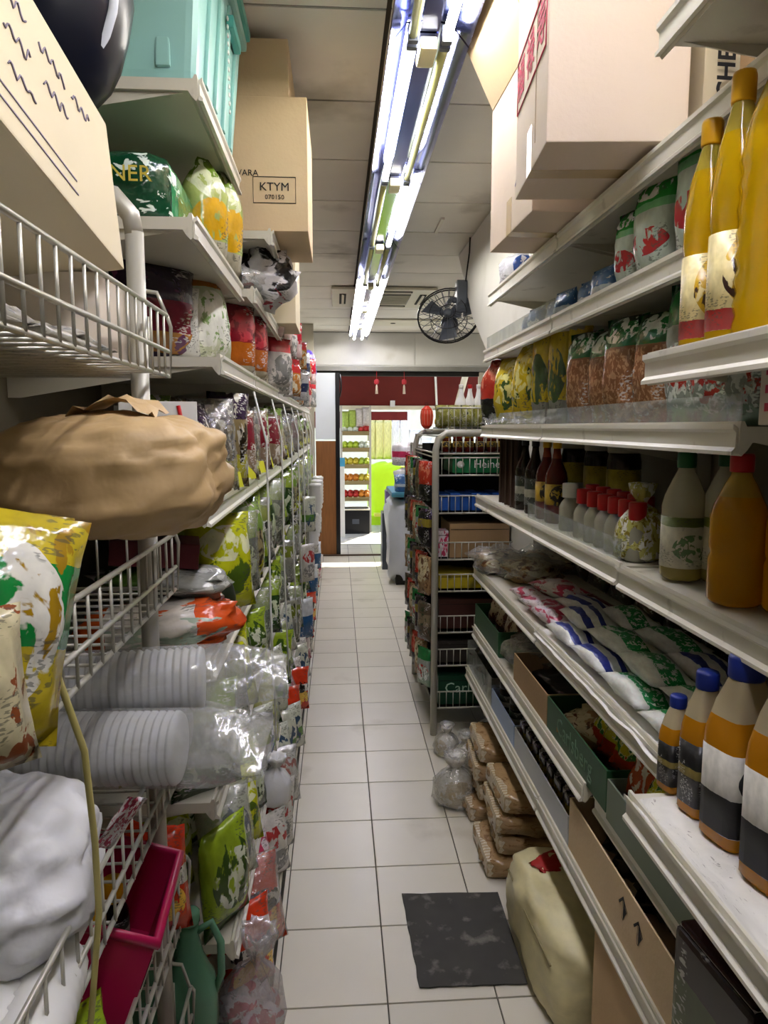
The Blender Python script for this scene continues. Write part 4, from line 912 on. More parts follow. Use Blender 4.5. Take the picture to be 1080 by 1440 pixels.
for lv, (z0, h0) in enumerate(((1.93, .2), (1.725, .21))):
    for i in range(14):
        y = 3.08 + .3 * i + .12 * lv; q = (i * 3 + lv) % 4 if i > 2 else (0 if lv == 0 else 1)
        pouch('strip_packet', '%s packet hanging high on the packet side, %s row, %s along' % (sn[q], ('upper', 'lower')[lv], nth(i)), (-.27 + .02 * math.sin(i * 2.2 + lv), y, z0 - .02 * math.sin(i)), .17, h0 + .03 * math.sin(i * 1.7), .07, P_strip[q], (0, 0, PI / 2 - .6 + .2 * math.sin(i * 3)), 'packet', 'packets hanging high on the left shelving', i + lv)
hk = thing('hanging_rod', 'long thin rod carrying the high row of packets', 'rod', (-.29, 3.0, 2.14))
obj('bar', m_tube([(0, 0, 0), (0, 4.4, 0)], .005), M_wire, hk)
for k in range(5): obj('bracket', m_tube([(0, .2 + k, 0), (-.2, .2 + k, .02), (-.52, .2 + k, .02)], .004), M_wire, hk)
# --- generic rows of packets
C_lime = pmat('lime pack', '#9ab52a', ((0, .15, '#3a5a20'),), (('#e6ecd0', 3, .56, .2, .8), ('#3c5a1c', 3.5, .6, .1, .9)), rough=.18)
C_dgrn = pmat('dark green pack', '#2c4a22', ((.7, 1, '#86a030'),), (('#c9d4b0', 4, .6, .1, .7),), rough=.18)
C_whg = pmat('white green pack', '#c9cdbc', ((.3, .5, '#5a8a3a'),), (('#39506a', 4, .6, .1, .9),), rough=.2)
C_sil = pmat('silver olive pack', '#8f9086', ((.6, .85, '#6f7a2a'),), (('#d8d8d0', 4, .57, 0, 1), ('#2a2c24', 4, .62, 0, 1)), rough=.15)
C_yel = pmat('bright yellow green pack', '#c2c81c', (), (('#4f6a1c', 3, .57, .15, .6), ('#eef0c0', 4, .56, .5, .9)), rough=.18)
C_red = pmat('red orange pack', '#cf3a1c', ((.45, .62, '#e0d8cc'),), (('#f0c04a', 3, .56, .1, .5), ('#1c1a1a', 5, .6, .4, .7)), rough=.18)
C_pw = pmat('pink white pack', '#dccfcd', ((.75, .95, '#c22a50'),), (('#b83048', 4, .6, 0, .8),))
C_wht = pmat('white pack', '#d2cec8', (), (('#b03a3a', 4, .56, .5, .85), ('#8a8a8a', 5, .58, .1, .5)), rough=.2)
C_mag = pmat('magenta pack', '#a01a44', ((0, .2, '#1c3a24'),), (('#d8b0bc', 4, .6, .3, 1),), rough=.2)
C_clr = pmat('clear spice bag', '#8a7a56', ((.72, 1, '#3a2a44'), (.1, .35, '#b5b03a')), (('#c8c4b4', 4, .55, 0, 1), ('#2c2418', 5, .6, .2, .8)), rough=.12)
C_clrg = pmat('clear bag green top', '#a39a70', ((.6, 1, '#7a9a3c'), (.05, .25, '#ccca3c')), (('#d8d8c8', 5, .55, 0, 1), ('#4a3a2a', 5, .62, 0, .7)), rough=.12)
C_clrr = pmat('clear bag red', '#8e7a66', ((.4, .9, '#7a1c2a'),), (('#cfc8bc', 4, .58, 0, 1),), rough=.12)
ROWS = [
 (.083, -.235, 1.72, 36, .155, .17, .23, .08, [(C_red, 'red orange'), (C_red, 'red orange'), (C_pw, 'pink and white'), (C_wht, 'white'), (C_wht, 'white'), (C_mag, 'magenta'), (C_whg, 'white and green')], 'bottom shelf'),
 (.353, -.285, 1.62, 36, .16, .17, .24, .08, [(C_lime, 'lime'), (C_whg, 'white and green'), (C_yel, 'yellow green'), (C_dgrn, 'dark green'), (C_sil, 'silver and olive')], 'second shelf up'),
 (.703, -.32, 1.60, 36, .16, .18, .24, .08, [(C_dgrn, 'dark green'), (C_lime, 'lime'), (C_sil, 'silver and olive'), (C_yel, 'yellow green'), (C_dgrn, 'dark green')], 'third shelf up'),
 (1.033, -.325, 2.0, 30, .185, .22, .27, .11, [(C_yel, 'yellow green'), (C_dgrn, 'dark green'), (C_clrg, 'clear and green'), (C_lime, 'lime'), (C_sil, 'silver and olive')], 'fourth shelf up'),
 (1.378, -.325, 1.80, 38, .145, .14, .25, .07, [(C_clr, 'clear brown'), (C_clr, 'clear brown'), (C_clrr, 'clear crimson'), (C_clrg, 'green topped clear'), (C_clrg, 'green topped clear')], 'fifth shelf up'),
]
for ri, (z, x, ys, cnt, st, w_, h_, t_, pal, where) in enumerate(ROWS):
    rr = random.Random(ri * 7 + 1)
    for i in range(cnt):
        y = ys + st * i
        if y > 7.35: break
        q = rr.randrange(len(pal)) if i > 4 else i % len(pal)
        if ri == 4 and i < 5: q = (0, 0, 1, 0, 2)[i]
        ma, cn = pal[q]
        pk_ = pouch('packet', '%s packet on the left %s, %s from the near end' % (cn, where, nth(i)), (x + .012 * math.sin(i * 2.3 + ri), y, z), w_, h_ * (1 + .08 * math.sin(i * 1.9 + ri)), t_, ma, (-.12 + .1 * math.sin(i * 5 + ri), .1 * math.sin(i * 3.3), PI / 2 - .75 + .25 * math.sin(i * 4.1 + ri * 2)), 'packet', 'packets on the left ' + where, i + ri)
        if i % 5 == 1 and i < 24: obj('wrapper', pk_.data, None, pk_, (0, 0, -.002), scale=(1.05, 1.25, 1.03)); wp = COL.objects[-1] if False else pk_.children[0]; wp.material_slots[0].link = 'OBJECT'; wp.material_slots[0].material = M_film
    for i in range(0):
        pass
    for i in range(8):
        y = ys + .1 + st * 1.4 * i; ma, cn = pal[rr.randrange(len(pal))]
        pouch('packet', '%s packet in the back row of the left %s, %s along' % (cn, where, nth(i)), (x - .15, y, z), w_, h_ * 1.02, t_, ma, (-.05, 0, PI / 2 - .6 + .2 * math.sin(i)), 'packet', 'back row on the left ' + where, i + ri + 2)
# yellow price cards on the fifth shelf
for i in range(7):
    obj('price_card', m_box(.002, .05, .045), mat('yellow card', '#d8d832', .6), None, (-.281, 2.05 + .33 * i, 1.3775), (0, -.25, -.4), 'small yellow price card on the fifth shelf edge, %s from near' % nth(i), 'card', 'yellow price cards')
# hanging outer packets toward the doorway
for i in range(9):
    y = 4.3 + .36 * i; k = i % 3
    pouch('net_bag', 'white and blue packet hanging at the outer edge, %s toward the doorway' % nth(i), (-.205, y, .25 + .28 * k), .13, .25, .07, (pmat('blue pack glossy', '#2a5a8c', ((.6, 1, '#d0d4d8'),), rough=.2), C_wht, C_whg)[k], (0, 0, PI / 2 - .8), 'packet', 'packets at the outer edge toward the doorway', i)
for i in range(6):
    obj('cup_stack', m_lathe([(.03, 0)] + [q for k in range(8) for q in ((.045, .03 * k + .005), (.05, .03 * k + .024))] + [(.05, .25)], 16), mat('white cup plastic', '#dcdcd8', .4), None, (-.2 + .02 * (i % 2), 5.6 + .2 * i, .62 + .22 * (i % 2)), (.1, 0, 0), 'stack of white foam cups hanging by the brown door panel, %s along' % nth(i), 'cups', 'white cup stacks near the door')
# --- goods at the near end of the packet shelving
P_oran = pmat('orange white bag', '#dcd6cb', ((.72, 1.0, '#e0561e'), (0, .22, '#c9521c')), (('#a8b8a4', 3, .6, .2, .8), ('#e0602a', 3, .62, 0, 1)), axis=0, rough=.22)
obj('rice_bag', m_sack(.36, .24, .12, 31, .02, 3, 2.6, 40, 22, 1.0, .05), P_oran, None, (-.41, 1.66, 1.034), (0, -.1, .15), 'orange and white bag lying at the near end of the fourth shelf', 'bag')
obj('chip_bag', m_sack(.32, .2, .07, 33, .025, 3, 2.2), pmat('silver green bag', '#9a9c98', ((.1, .5, '#4a6a2a'),), (('#c8cac8', 3, .56, 0, 1),), axis=0, rough=.12), None, (-.42, 1.72, 1.152), (0, .05, -.1), 'silver and green bag lying on the orange and white one', 'bag')
obj('melon', m_sack(.16, .16, .15, 2, .004, 2, 2), mat('dark green rind', '#1c2416', .35, var=.4, vscale=12), None, (-.35, 1.86, 1.034), (0, 0, 0), 'dark green melon behind the orange bag', 'melon')
obj('maroon_box', m_box(.2, .14, .06, .004), mat('maroon card', '#5a1420', .5), None, (-.44, 1.72, 1.225), (0, .1, .2), 'maroon box lying on the silver and green bag', 'box')

# ================================================================== NEAR LEFT RACK GOODS
nb = thing('carton', 'big cream carton with faded handwriting, tilted on the top basket', 'carton', (-.565, .93, 1.835), (-.17, -.13, 0))
obj('body', m_box(.42, .64, .25, .004), M_cartonh, nb)
for r in range(3):
    for wd in range(5 - r):
        pts = [(.2112, -.27 + .105 * wd + .005 * k, .19 - .05 * r + .011 * math.sin(k * 1.25 + r * 2 + wd) * (.5 + abs(nz(k * .35, r, wd))) + .006 * nz(k * .3, r + wd * 3)) for k in range(15 + 2 * (wd % 2))]
        obj('handwriting', m_tube(pts, .0013, 4), M_inkv, nb)
for r in range(2): obj('crease_line', m_box(.001, .3, .0018), M_inkv, nb, (.2108, -.02, .03 + .02 * r))
cs = thing('hard_case', 'black rounded hard case with a pale rim above the handwritten carton', 'case', (-.575, 1.38, 2.125), (0, .25, -.1))
obj('shell', m_sack(.34, .26, .36, 3, .002, 2.6, 2.6), mat('navy black shell', '#0c1020', .28), cs)
obj('rim_band', m_tube([(.168 * math.cos(a), -.035, .172 + .176 * math.sin(a)) for a in [2 * PI * k / 28 for k in range(28)]], .009, 8, True), mat('pale rim', '#c5cbd8', .25), cs)
obj('caster', m_lathe([(.012, 0), (.016, .004), (.016, .016), (.012, .02)], 12), mat('steel', '#b0b0b0', .2, .9), cs, (.08, -.06, -.018))
pass
# top basket contents
for i in range(6):
    pouch('paper_pack', 'white paper packet lying in the top wire basket, %s from near' % nth(i), (-.44 - .02 * (i % 2), .62 + .13 * i, 1.672 + .008 * (i % 2)), .17, .2, .04, pmat('white paper pack', '#d0cdc6', (), (('#b04a48', 4, .64, 0, 1), ('#7d8792', 4, .58, 0, 1)), rough=.3), (PI / 2 - .03, .04, .1 * math.sin(i * 3)), 'packet', 'white packets in the top basket', i)
carton('carton', 'white carton at the far end of the top wire basket', (-.62, 1.22, 1.66), (-.385, 1.44, 1.80), mat('white card', '#d9cfc0'), 0, None)
# brown paper parcel
pk = obj('paper_parcel', m_sack(.36, .27, .205, 17, .013, 3.6, 2.9, 72, 44, .8, .02), mat('kraft paper', '#c2a578', .5, var=.12, vscale=6, bump=.7, bscale=9), None, (-.375, 1.21, 1.375), (.04, -.02, -.1), 'bulging brown paper parcel sticking out of the wire rack', 'parcel')
for q, (a, b_) in enumerate((((-.12, -.155, .17), (.06, -.175, .06)), ((.02, -.165, .2), (.03, -.176, .07)), ((.08, -.15, .18), (.17, -.09, .09)), ((-.16, -.16, .1), (.16, -.14, .085)))):
    a, b_ = Vector(a), Vector(b_)
    obj('paper_crease', m_tube([a, a.lerp(b_, .33) + Vector((.006, -.006, .004)), a.lerp(b_, .66) + Vector((-.004, -.006, 0)), b_], .0035, 5), mat('kraft crease', '#8a6c46', .7), pk) if False else None
obj('open_flap', m_sheet(lambda u, v: (-.06 + .14 * u, -.02 + .1 * v, .19 + .03 * math.sin(u * 3) + .02 * nz(u * 5, v * 5)), 8, 6), mat('kraft paper', '#a98a62'), pk)
obj('paper_parcel', m_sack(.3, .3, .14, 23, .03), mat('dark kraft', '#5a4630', .8, bump=.3), None, (-.56, 1.0, 1.228), (0, 0, .3), 'dull brown parcel deep in the second basket', 'parcel')
sg = obj('display_card', m_box(.17, .008, .23, .002), M_white, None, (-.40, 1.63, 1.377), (-.08, 0, .1), 'white card with a red curved line behind the paper parcel', 'card')
obj('red_curve', m_tube([(.03, -.006, .01), (.055, -.006, .07), (.06, -.006, .14), (.045, -.006, .22)], .005), M_capR, sg)
for k in range(4): obj('print_stroke', m_tube([(-.06 + .025 * k, -.005, .07), (-.05 + .025 * k, -.005, .11), (-.055 + .025 * k, -.005, .14)], .004, 5), M_ink, sg)
# snack bags in the second basket
P_sn = pmat('green yellow snack bag', '#c9b42a', ((.42, .78, '#148a3c'),), (('#e8e6da', 3, .57, .1, .9), ('#a8841c', 3, .6, 0, 1)), rough=.15)
pouch('snack_bag', 'green and yellow snack bag in the second basket, nearest the viewer', (-.37, .70, 1.235), .17, .24, .09, P_sn, (-.2, .25, PI / 2 - 1.0), 'bag', seed=2)
pouch('snack_bag', 'yellow snack bag leaning behind the green and yellow one', (-.40, .80, 1.235), .16, .23, .08, pmat('dull yellow bag', '#a98f2a', ((.3, .6, '#4a6a20'),), (), rough=.15), (-.3, .2, PI / 2 - 1.0), 'bag', seed=4)
pouch('snack_bag', 'cream and brown snack bag low in the second basket', (-.34, .62, 1.235), .15, .15, .06, pmat('cream brown bag', '#c9bf9a', (), (('#8a4a2a', 4, .58, 0, 1),), rough=.2), (-.2, 0, PI / 2 - .8), 'bag', seed=1)
obj('pale_strap', m_tube([(-.325, .80, 1.33), (-.318, .80, 1.27), (-.300, .82, 1.17), (-.297, .83, 1.05), (-.300, .84, .95), (-.312, .83, .82), (-.322, .82, .74)], .004, 6), mat('straw strap', '#b5ab6a', .6), None, label='thin straw coloured strap dangling from the second basket', cat='strap')
# sleeves of plastic cups
def cup_profile(r, n, step):
    P = [(r * .72, 0)]
    for k in range(n): P += [(r * .93, step * k + .001), (r, step * k + step * .55), (r, step * k + step * .8), (r * .93, step * k + step * .98)]
    return P + [(r * .8, step * n)]
M_cup = mat('translucent cup plastic', '#d9dadd', .3, var=.04, trans=.25)
for i, (x, y, z, r, n_, ll) in enumerate(((-.25, 1.30, 1.085, .058, 20, 'upper sleeve of clear plastic cups poking out of the third basket'), (-.27, 1.18, 1.005, .062, 20, 'lower sleeve of clear plastic cups, nearer the viewer'), (-.30, 1.33, .965, .058, 18, 'hidden sleeve of clear plastic cups under the upper one'))):
    t = thing('cup_sleeve', ll, 'cups', (x, y, z), (0, -PI / 2, .12 - .16 * i), 'cup sleeves in the third basket')
    obj('cups', m_lathe(cup_profile(r, n_, .0135), 24), M_cup, t)
    obj('bag', m_sheet(lambda u, v, r=r, i=i: ((r + .004 + .02 * max(0, .25 - v) * 4 * (1 if True else 0) * nz(math.cos(u * 6.28) * 2, math.sin(u * 6.28) * 2 + i, v * 6)) * math.cos(u * 2 * PI) * (1 - .75 * max(0, .22 - v) / .22 * .9), (r + .004 + .03 * max(0, .25 - v) * 4 * abs(nz(math.cos(u * 6.28) * 2, math.sin(u * 6.28) * 2 + i, v * 6))) * math.sin(u * 2 * PI) * (1 + .5 * max(0, .22 - v) / .22), -.15 + .43 * v), 28, 26), M_film2, t)
o = obj('plastic_bag', m_sack(.27, .3, .2, 41, .016, 2.6, 2.2, 64, 40, .8, .02), mat('white translucent bag', '#dcdde0', .32, var=.06, bump=.5, bscale=14, trans=.1), None, (-.475, .92, .875), (.1, .1, .2), 'crumpled white plastic bag slumped in the third basket', 'bag')
obj('printed_tie', m_pouch(.03, .09, .01, 1, .004), pmat('pink tie', '#d8d0d4', (), (('#a02848', 5, .52, 0, 1),)), o, (.14, -.02, .13), (.3, .4, .5))
for i in range(2):
    t = thing('cup_stack', 'stack of white paper cups lying in the third basket, %s' % ('upper one' if i == 0 else 'lower one at the picture corner'), 'cups', (-.40 + .03 * i, .99 - .12 * i, .86 - .0 * i), (PI / 2 - .0, 0, .0 + .15 * i), 'white paper cup stacks')
    obj('cups', m_lathe([(.03, 0), (.042, .004)] + [q for k in range(14) for q in ((.041, .02 * k + .01), (.044, .02 * k + .026))] + [(.045, .3), (.03, .3)], 20), M_white, t)
# fourth basket: pink basket, packets
pb = thing('pink_basket', 'magenta plastic basket in the fourth wire basket', 'basket', (-.445, 1.18, .60), (0, .35, .06))
M_pink = mat('magenta plastic', '#b0184e', .3)
obj('tub', m_tray(.18, .24, .17, .006), M_pink, pb); obj('rim', m_tube([(-.09, -.12, .17), (.09, -.12, .17), (.09, .12, .17), (-.09, .12, .17)], .01, 8, True), M_pink, pb)
for k in range(8): obj('slot', m_box(.003, .008, .06, .001), M_dark, pb, (.0908, -.1 + .028 * k, .07))
for i in range(3):
    bottle('small_bottle', 'dark little bottle in the magenta basket, %s from near' % nth(i), (-.44 + .012 * i, 1.11 + .065 * i, .60), .13, .026, 'small', M_soy, M_capY if i else M_capW, L_dk, group='bottles in the magenta basket')
for i in range(4):
    pouch('lime_bag', 'lime green bag in the fourth basket before the magenta one, %s from near' % nth(i), (-.375 - .06 * (i % 2), .80 + .07 * i, .525), .15, .17, .08, C_yel if i % 2 else C_lime, (-.3, .1, PI / 2 - .9 + .2 * i), 'bag', 'lime bags under the magenta basket', i)
for i in range(3):
    pouch('red_packet', 'red and orange packet at the far end of the fourth basket, %s along' % nth(i), (-.36 - .05 * i, 1.36 + .02 * i, .527), .12, .2, .06, C_red, (-.3, 0, .4 - .5 * i), 'packet', 'red packets in the fourth basket', i)
for i in range(2):
    b = carton('small_carton', 'small maroon and cream box low in the fifth basket, %s' % ('near' if i == 0 else 'far'), (-.52, .80 + .16 * i, .225), (-.37, .94 + .16 * i, .46), mat('cream card', '#c4b99a', .6), .1, None)
    obj('print_block', m_box(.1, .001, .05), mat('maroon print', '#6a1c2c', .6), b, (0, -.0705, .15)); obj('print_block', m_box(.1, .09, .001), mat('maroon print', '#6a1c2c'), b, (0, 0, .2352))
# jugs and bags at the rack foot
M_jade = mat('jade translucent plastic', '#6fa888', .25, trans=.35)
for i, (x, y) in enumerate(((-.345, 1.52), (-.44, 1.5))):
    t = thing('watering_jug', 'jade green plastic jug with a loop handle, %s' % ('by the aisle' if i == 0 else 'behind its twin'), 'jug', (x, y, .10), (0, 0, .3 * i), 'jade jugs')
    obj('body', m_sqlathe([(.05, 0), (.058, .02), (.06, .16), (.052, .2), (.03, .25), (.02, .30), (.022, .33)], 3, 24, .75), M_jade, t)
    obj('handle', m_tube([(.02, 0, .31), (.05, 0, .33), (.07, 0, .28), (.07, 0, .2), (.055, 0, .16)], .009, 8), M_jade, t)
    obj('cap', m_lathe([(.022, .33), (.025, .334), (.025, .355), (.02, .36)], 14), M_jade, t)
obj('plastic_stool', m_box(.3, .22, .098, .01), M_dark, None, (-.42, 1.5, 0), (0, 0, 0), 'low dark step under the jade jugs', 'step')
obj('pink_bag', m_sack(.26, .2, .2, 51, .04, 2.6, 2.2), pmat('pink bag', '#c88a90', (), (('#e0c8c8', 3, .54, 0, 1), ('#a01c3c', 3, .62, 0, 1)), rough=.2), None, (-.31, 1.33, .02), (0, 0, .3), 'pink printed bag on the floor below the jade jugs', 'bag')
o = obj('clear_bag', m_tied(.17, .16, .34, 6, .16), film('milky bag', '#d6d3d4', .3, .16, .15, 14), None, (-.235, 1.63, .005), (.1, .08, .4), 'milky clear bag standing at the aisle edge beside the red packets', 'bag')
obj('contents', m_sack(.13, .12, .14, 3, .03), C_pw, o, (0, 0, .004))
obj('white_bag', m_tied(.12, .11, .17, 9, .14), mat('white translucent bag', '#cfd0d2'), None, (-.225, 2.28, .30), (.1, .1, 0), 'small white bag hanging among the red packets', 'bag')

# ================================================================== CEILING FITTINGS AND FAN
ac = thing('ceiling_air_conditioner', 'square cassette air conditioner set in the ceiling', 'air conditioner', (.42, 6.75, ZC - .03))
M_acw = mat('ivory plastic', '#d8d3c0', .45, var=.05)
obj('panel', m_box(.92, .92, .024, .01), M_acw, ac)
obj('grille', m_box(.5, .5, .01, .004), mat('grille grey', '#77756c', .6), ac, (0, 0, -.007))
for k in range(9): obj('grille_slat', m_box(.48, .012, .008), M_acw, ac, (0, -.22 + .055 * k, -.013))
for (x, y, rz) in ((.36, 0, 0), (-.36, 0, 0), (0, .36, PI / 2), (0, -.36, PI / 2)):
    lv = obj('louver', m_box(.06, .5, .008, .003), M_dark, ac, (x, y, -.006), (0, 0, rz)); obj('vane', m_box(.025, .48, .004), M_acw, lv, (.0, 0, -.004), (0, .4, 0))
obj('ceiling_sensor', m_lathe([(.02, -.03), (.05, -.02), (.055, 0)], 16), M_acw, None, (.30, 8.1, ZC - .0), label='round ivory smoke detector near the bulkhead', cat='detector')
cv = thing('ceiling_vent', 'flat ivory vent panel near the bulkhead with a dark sensor hole', 'vent', (.75, 8.35, ZC - .02))
obj('panel', m_box(1.2, .45, .018, .005), M_acw, cv); obj('hole', m_lathe([(.03, -.003), (.03, .001)], 14), M_dark, cv, (-.1, 0, 0))
fn = thing('wall_fan', 'black wall fan with a wire cage, high on the white partition', 'fan', (.755, 4.75, 2.30), (0, 0, 0))
FM = Matrix.Rotation(math.radians(62), 4, 'X') @ Matrix.Rotation(math.radians(-25), 4, 'Y')
def fan_part(name, me, ma, mt=None):
    o = obj(name, me, ma, fn); o.matrix_local = (mt or Matrix.Identity(4)); return o
FT = Matrix.Translation((-.02, 0, -.03)) @ Matrix.Rotation(math.radians(-28), 4, 'Y') @ Matrix.Rotation(math.radians(62), 4, 'X')
for r, z in ((.2, 0), (.2, .02), (.12, .045), (.12, -.05), (.05, .055)):
    fan_part('cage_ring', m_tube([(r * math.cos(2 * PI * k / 32), r * math.sin(2 * PI * k / 32), z) for k in range(32)], .005 if r > .15 else .003, 5, True), M_black, FT)
rib = m_tube([(.03, 0, .058), (.12, 0, .046), (.18, 0, .03), (.2, 0, .01), (.17, 0, -.035), (.06, 0, -.06)], .0022, 4)
for k in range(24): fan_part('cage_wire', rib, M_grey, FT @ Matrix.Rotation(2 * PI * k / 24, 4, 'Z'))
bl = m_sheet(lambda u, v: (.03 + .14 * u, (-.05 + .1 * v) * (.5 + .8 * u), .02 * (v - .5) * 2), 6, 4)
for k in range(3): fan_part('blade', bl, M_grey, FT @ Matrix.Rotation(2 * PI * k / 3, 4, 'Z'))
fan_part('motor', m_lathe([(.03, -.17), (.055, -.16), (.06, -.1), (.05, -.06), (.03, -.05)], 18), M_grey, FT)
fan_part('hub', m_lathe([(.03, .0), (.03, .05), (.015, .062)], 16), M_grey, FT)
obj('bracket', m_box(.07, .09, .2, .01), M_grey, fn, (.065, .02, .0)); obj('neck', m_tube([(.06, .0, .06), (.0, .02, .08), (-.02, .1, .05)], .018, 8), M_grey, fn)
obj('pull_card', m_box(.004, .05, .03), M_white, fn, (.06, -.06, -.05)); obj('power_cord', m_tube([(.085, .02, .1), (.09, -.05, .25), (.095, -.1, .35), (.095, -.12, .44)], .005), M_dark, fn)
obj('cable_duct', m_box(.02, .3, .012), M_acw, None, (.62, 4.4, ZC - .012), (0, 0, .0), 'short ivory cable duct on the ceiling beside the lamps', 'duct')

# ================================================================== BEYOND THE DOORWAY
M_pave = mat('bright pavement', '#d9d4c8', .6, var=.06)
obj('ground_outside', m_box(14, 14, .1), M_pave, None, (1.0, 16.35, -.1), kind='structure', label='sunlit pavement outside the shop')
ot = m_box(.29, .29, .006, .001)
for i in range(6):
    for k in range(6): obj('tile', ot, M_tile, bpy.data.objects['ground_outside'], (-.85 + .3 * i - 1.0 + .7, -6.7 + .3 * k, .0985))
M_red = mat('red awning canvas', '#58140f', .95, var=.1, trans=0)
aw = thing('awning', 'dark red canvas awning hanging outside the doorway', 'awning', (.7, 9.9, 0))
obj('canvas', m_sheet(lambda u, v: (-1.6 + 3.6 * u, .0 + .75 * v, 2.5 - .64 * v), 24, 6), M_red, aw)
obj('valance', m_sheet(lambda u, v: (-1.6 + 3.6 * u, .0 + .01 * math.sin(u * 60), 1.84 - .14 * v - .03 * v * abs(math.sin(u * 40))), 80, 4), M_red, aw) if False else None
obj('front_bar', m_box(3.6, .05, .06, .005), mat('cream bar', '#e0d8c0', .5), aw, (.2, .76, 1.80))
obj('post', m_box(.07, .05, .56, .005), M_white, aw, (.12, .69, 1.84)); obj('stay', m_tube([(.66, .05, 2.38), (.78, .7, 1.84)], .016), M_white, aw); obj('stay', m_tube([(1.12, .02, 2.40), (.98, .6, 1.5)], .05, 6), mat('cream bar', '#e0d8c0'), aw)
aw2 = thing('awning', 'second red awning valance with scalloped hem across the lane', 'awning', (0, 12.0, 0))
obj('valance', m_sheet(lambda u, v: (-1.0 + 2.2 * u, .02 * math.sin(u * 50), 1.80 - .26 * v - .03 * v * abs(math.sin(u * 34))), 60, 4), M_red, aw2)
for x in (-1.6, 2.0): obj('post', m_tube([(x, .76, 0), (x, .76, 1.82)], .025, 8), M_white, aw)
for x in (-1.0, 1.2): obj('post', m_tube([(x, 0, 0), (x, 0, 1.82)], .025, 8), M_white, aw2)
# produce stand
ps = thing('produce_stand', 'tiered produce stand outside, left side of the doorway', 'stand', (.27, 10.6, 0))
for x in (-.21, .21): obj('post', m_box(.03, .03, 1.85, .004), mat('stand steel', '#b8b4a8', .4), ps, (x, -.2, 0)); obj('post', m_box(.03, .03, 1.85, .004), mat('stand steel', '#b8b4a8'), ps, (x, .2, 0))
cols_p = [('#c03028', 'red'), ('#e08a2a', 'orange'), ('#d8c23a', 'yellow'), ('#b9cf3a', 'green'), ('#dfe6d0', 'white')]
ball = m_sack(.085, .085, .08, 1, .004, 2.1, 2)
for lv in range(5):
    z = .55 + .24 * lv
    obj('tier', m_tray(.42, .42, .06, .008), mat('tier board', '#8a7a50', .6), ps, (0, 0, z - .06), (.12, 0, 0))
    for r in range(3):
        for i in range(5):
            c, cn = cols_p[(lv + (1 if i > 2 else 0)) % 5] if lv else cols_p[(0, 0, 0, 1, 1)[i]]
            obj('fruit', ball, mat('fruit ' + cn, c, .4), None, (.27 - .165 + .082 * i + .01 * (r % 2), 10.6 - .14 + .085 * r, z - .04 + .012 * r + .02 * (r == 1)), (0, 0, i), '%s fruit on the produce stand, tier %s, %s row, %s along' % (cn, nth(lv), ('front', 'middle', 'back')[r], nth(i)), 'fruit', 'fruit on the produce stand')
for i in range(4): pouch('leafy_bunch', 'pale green leafy bundle on the stand top, %s along' % nth(i), (.13 + .1 * i, 10.5, 1.5 + .02 * i), .11, .28, .08, mat('leafy green' if i < 2 else 'pale leafy', '#b8d060' if i < 2 else '#e6d6cc', .6, var=.4, vscale=40), (-.2, 0, .1), 'bunch', 'bundles on the stand top', i)
ct = thing('crate', 'black plastic crate on the ground under the produce stand', 'crate', (.26, 10.36, 0))
obj('tub', m_tray(.40, .28, .36, .012), M_black, ct); obj('lid_rim', m_tube([(-.2, -.14, .36), (.2, -.14, .36), (.2, .14, .36), (-.2, .14, .36)], .014, 6, True), mat('cream bar', '#e0d8c0'), ct)
obj('label_card', m_box(.1, .002, .07), M_grey, ct, (.0, -.142, .15))
obj('white_post', m_box(.08, .08, 1.0, .01), M_white, None, (.06, 9.95, 0), label='white bollard with blue top beside the produce stand', cat='bollard')
obj('blue_top', m_box(.09, .09, .12, .01), mat('sky blue plastic', '#4aa0c8', .4), bpy.data.objects['white_post'], (0, 0, 1.0))
lg = thing('lime_table', 'bright lime green draped table outside the doorway', 'table', (.80, 11.4, 0))
obj('cloth', m_sack(.62, .5, 1.0, 9, .02, 6, 8, 30, 14), mat('lime cloth', '#c2f01e', .6, var=.08), lg)
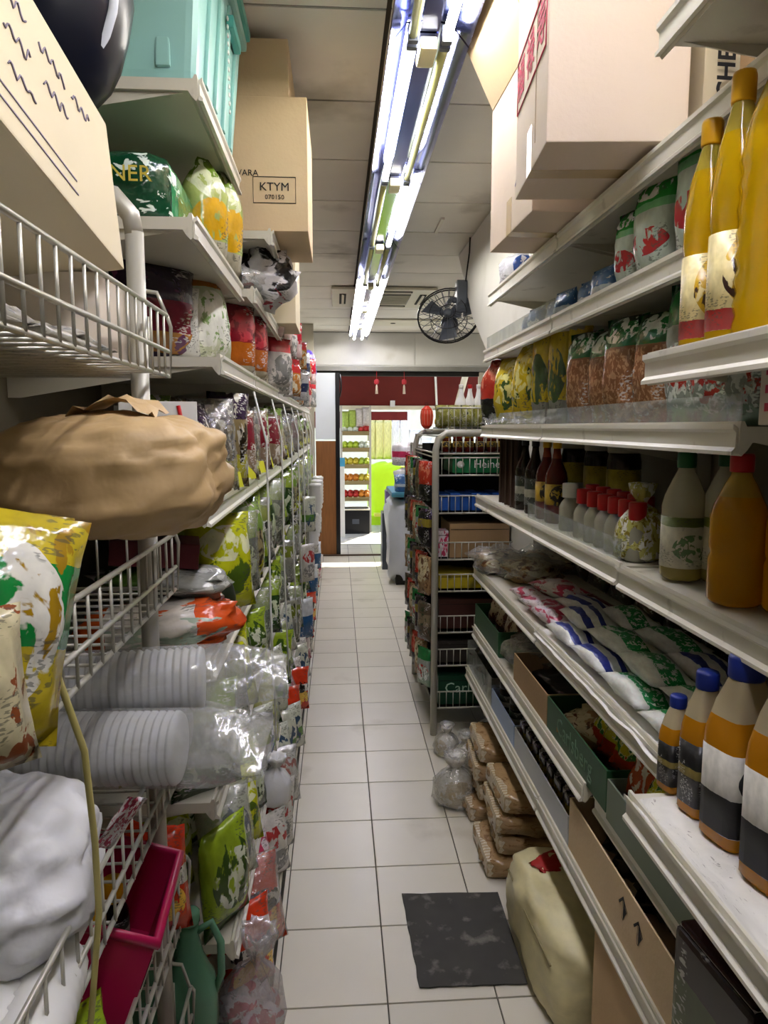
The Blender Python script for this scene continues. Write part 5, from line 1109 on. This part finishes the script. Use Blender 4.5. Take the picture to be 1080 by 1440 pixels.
obj('shelf_board', m_box(.5, .3, .04), mat('yellow board', '#e8e060', .5), lg, (.02, -.3, .16)); obj('front_skirt', m_box(.56, .02, .15), mat('lime cloth', '#c2f01e'), lg, (0, -.26, 0))
for i in range(5):
    pouch('hanging_greens', 'pale yellow hanging bundle above the lime table, %s along' % nth(i), (.55 + .13 * i, 11.5, 1.03), .14, .62, .09, mat('straw green' if i < 3 else 'cream bundle', '#d9d48a' if i < 3 else '#ecebe2', .6, var=.35, vscale=40, stretch=(3, 3, .4)), (0, 0, .1 * i), 'bundle', 'hanging bundles above the lime table', i)
for i in range(4):
    pouch('white_sack', 'white sack at the right of the lime table, %s along' % nth(i), (1.22 + .18 * i, 11.2, .002), .2, 1.5 - .12 * i, .16, mat('white sack', '#eceae2', .6), (0, 0, .1 * i), 'sack', 'white sacks outside', i)
obj('opposite_wall', m_box(12, .2, 4.2), mat('pale facade', '#d5d0b8', .8), None, (1, 14.5, 0), kind='structure', label='pale sunlit facade across the lane')
# ornaments hung in the doorway
for i, (px, c) in enumerate(((530, '#b02a34'), (569, '#c03040'))):
    p = at(px, 520, Y=9.2)
    t = thing('hanging_charm', 'small red charm hanging from the shutter track, %s' % ('on the left' if i == 0 else 'on the right'), 'charm', (p.x, 9.26, 1.97), group='red charms in the doorway')
    obj('cord', m_tube([(0, 0, .1), (0, 0, .295)], .003, 4), M_capR, t); obj('knot', m_sack(.06, .03, .07, i, .005), mat('charm red', c, .5), t, (0, 0, .12)); obj('tassel', m_lathe([(.004, .12), (.012, .1), (.018, 0)], 8), mat('charm cream', '#d8c8b0', .6), t)
obj('purple_bag', m_sack(.14, .2, .3, 4, .02), mat('violet plastic', '#5a48a8', .3), None, (-.28, 7.2, 2.0), (0, 0, 0), 'violet bag hanging high at the end of the packet shelving', 'bag')

# thin white clip strips hanging at the outer edge of the packet shelving
for i in range(8):
    y = 2.3 + .62 * i
    obj('clip_strip', m_tube([(-.262, y, 1.66), (-.225, y, 1.5), (-.222, y, .95), (-.212, y + .01, .5)], .0035, 5), M_white, None, label='thin white clip strip down the packet shelving, %s from near' % nth(i), cat='strip', group='clip strips on the packet shelving')
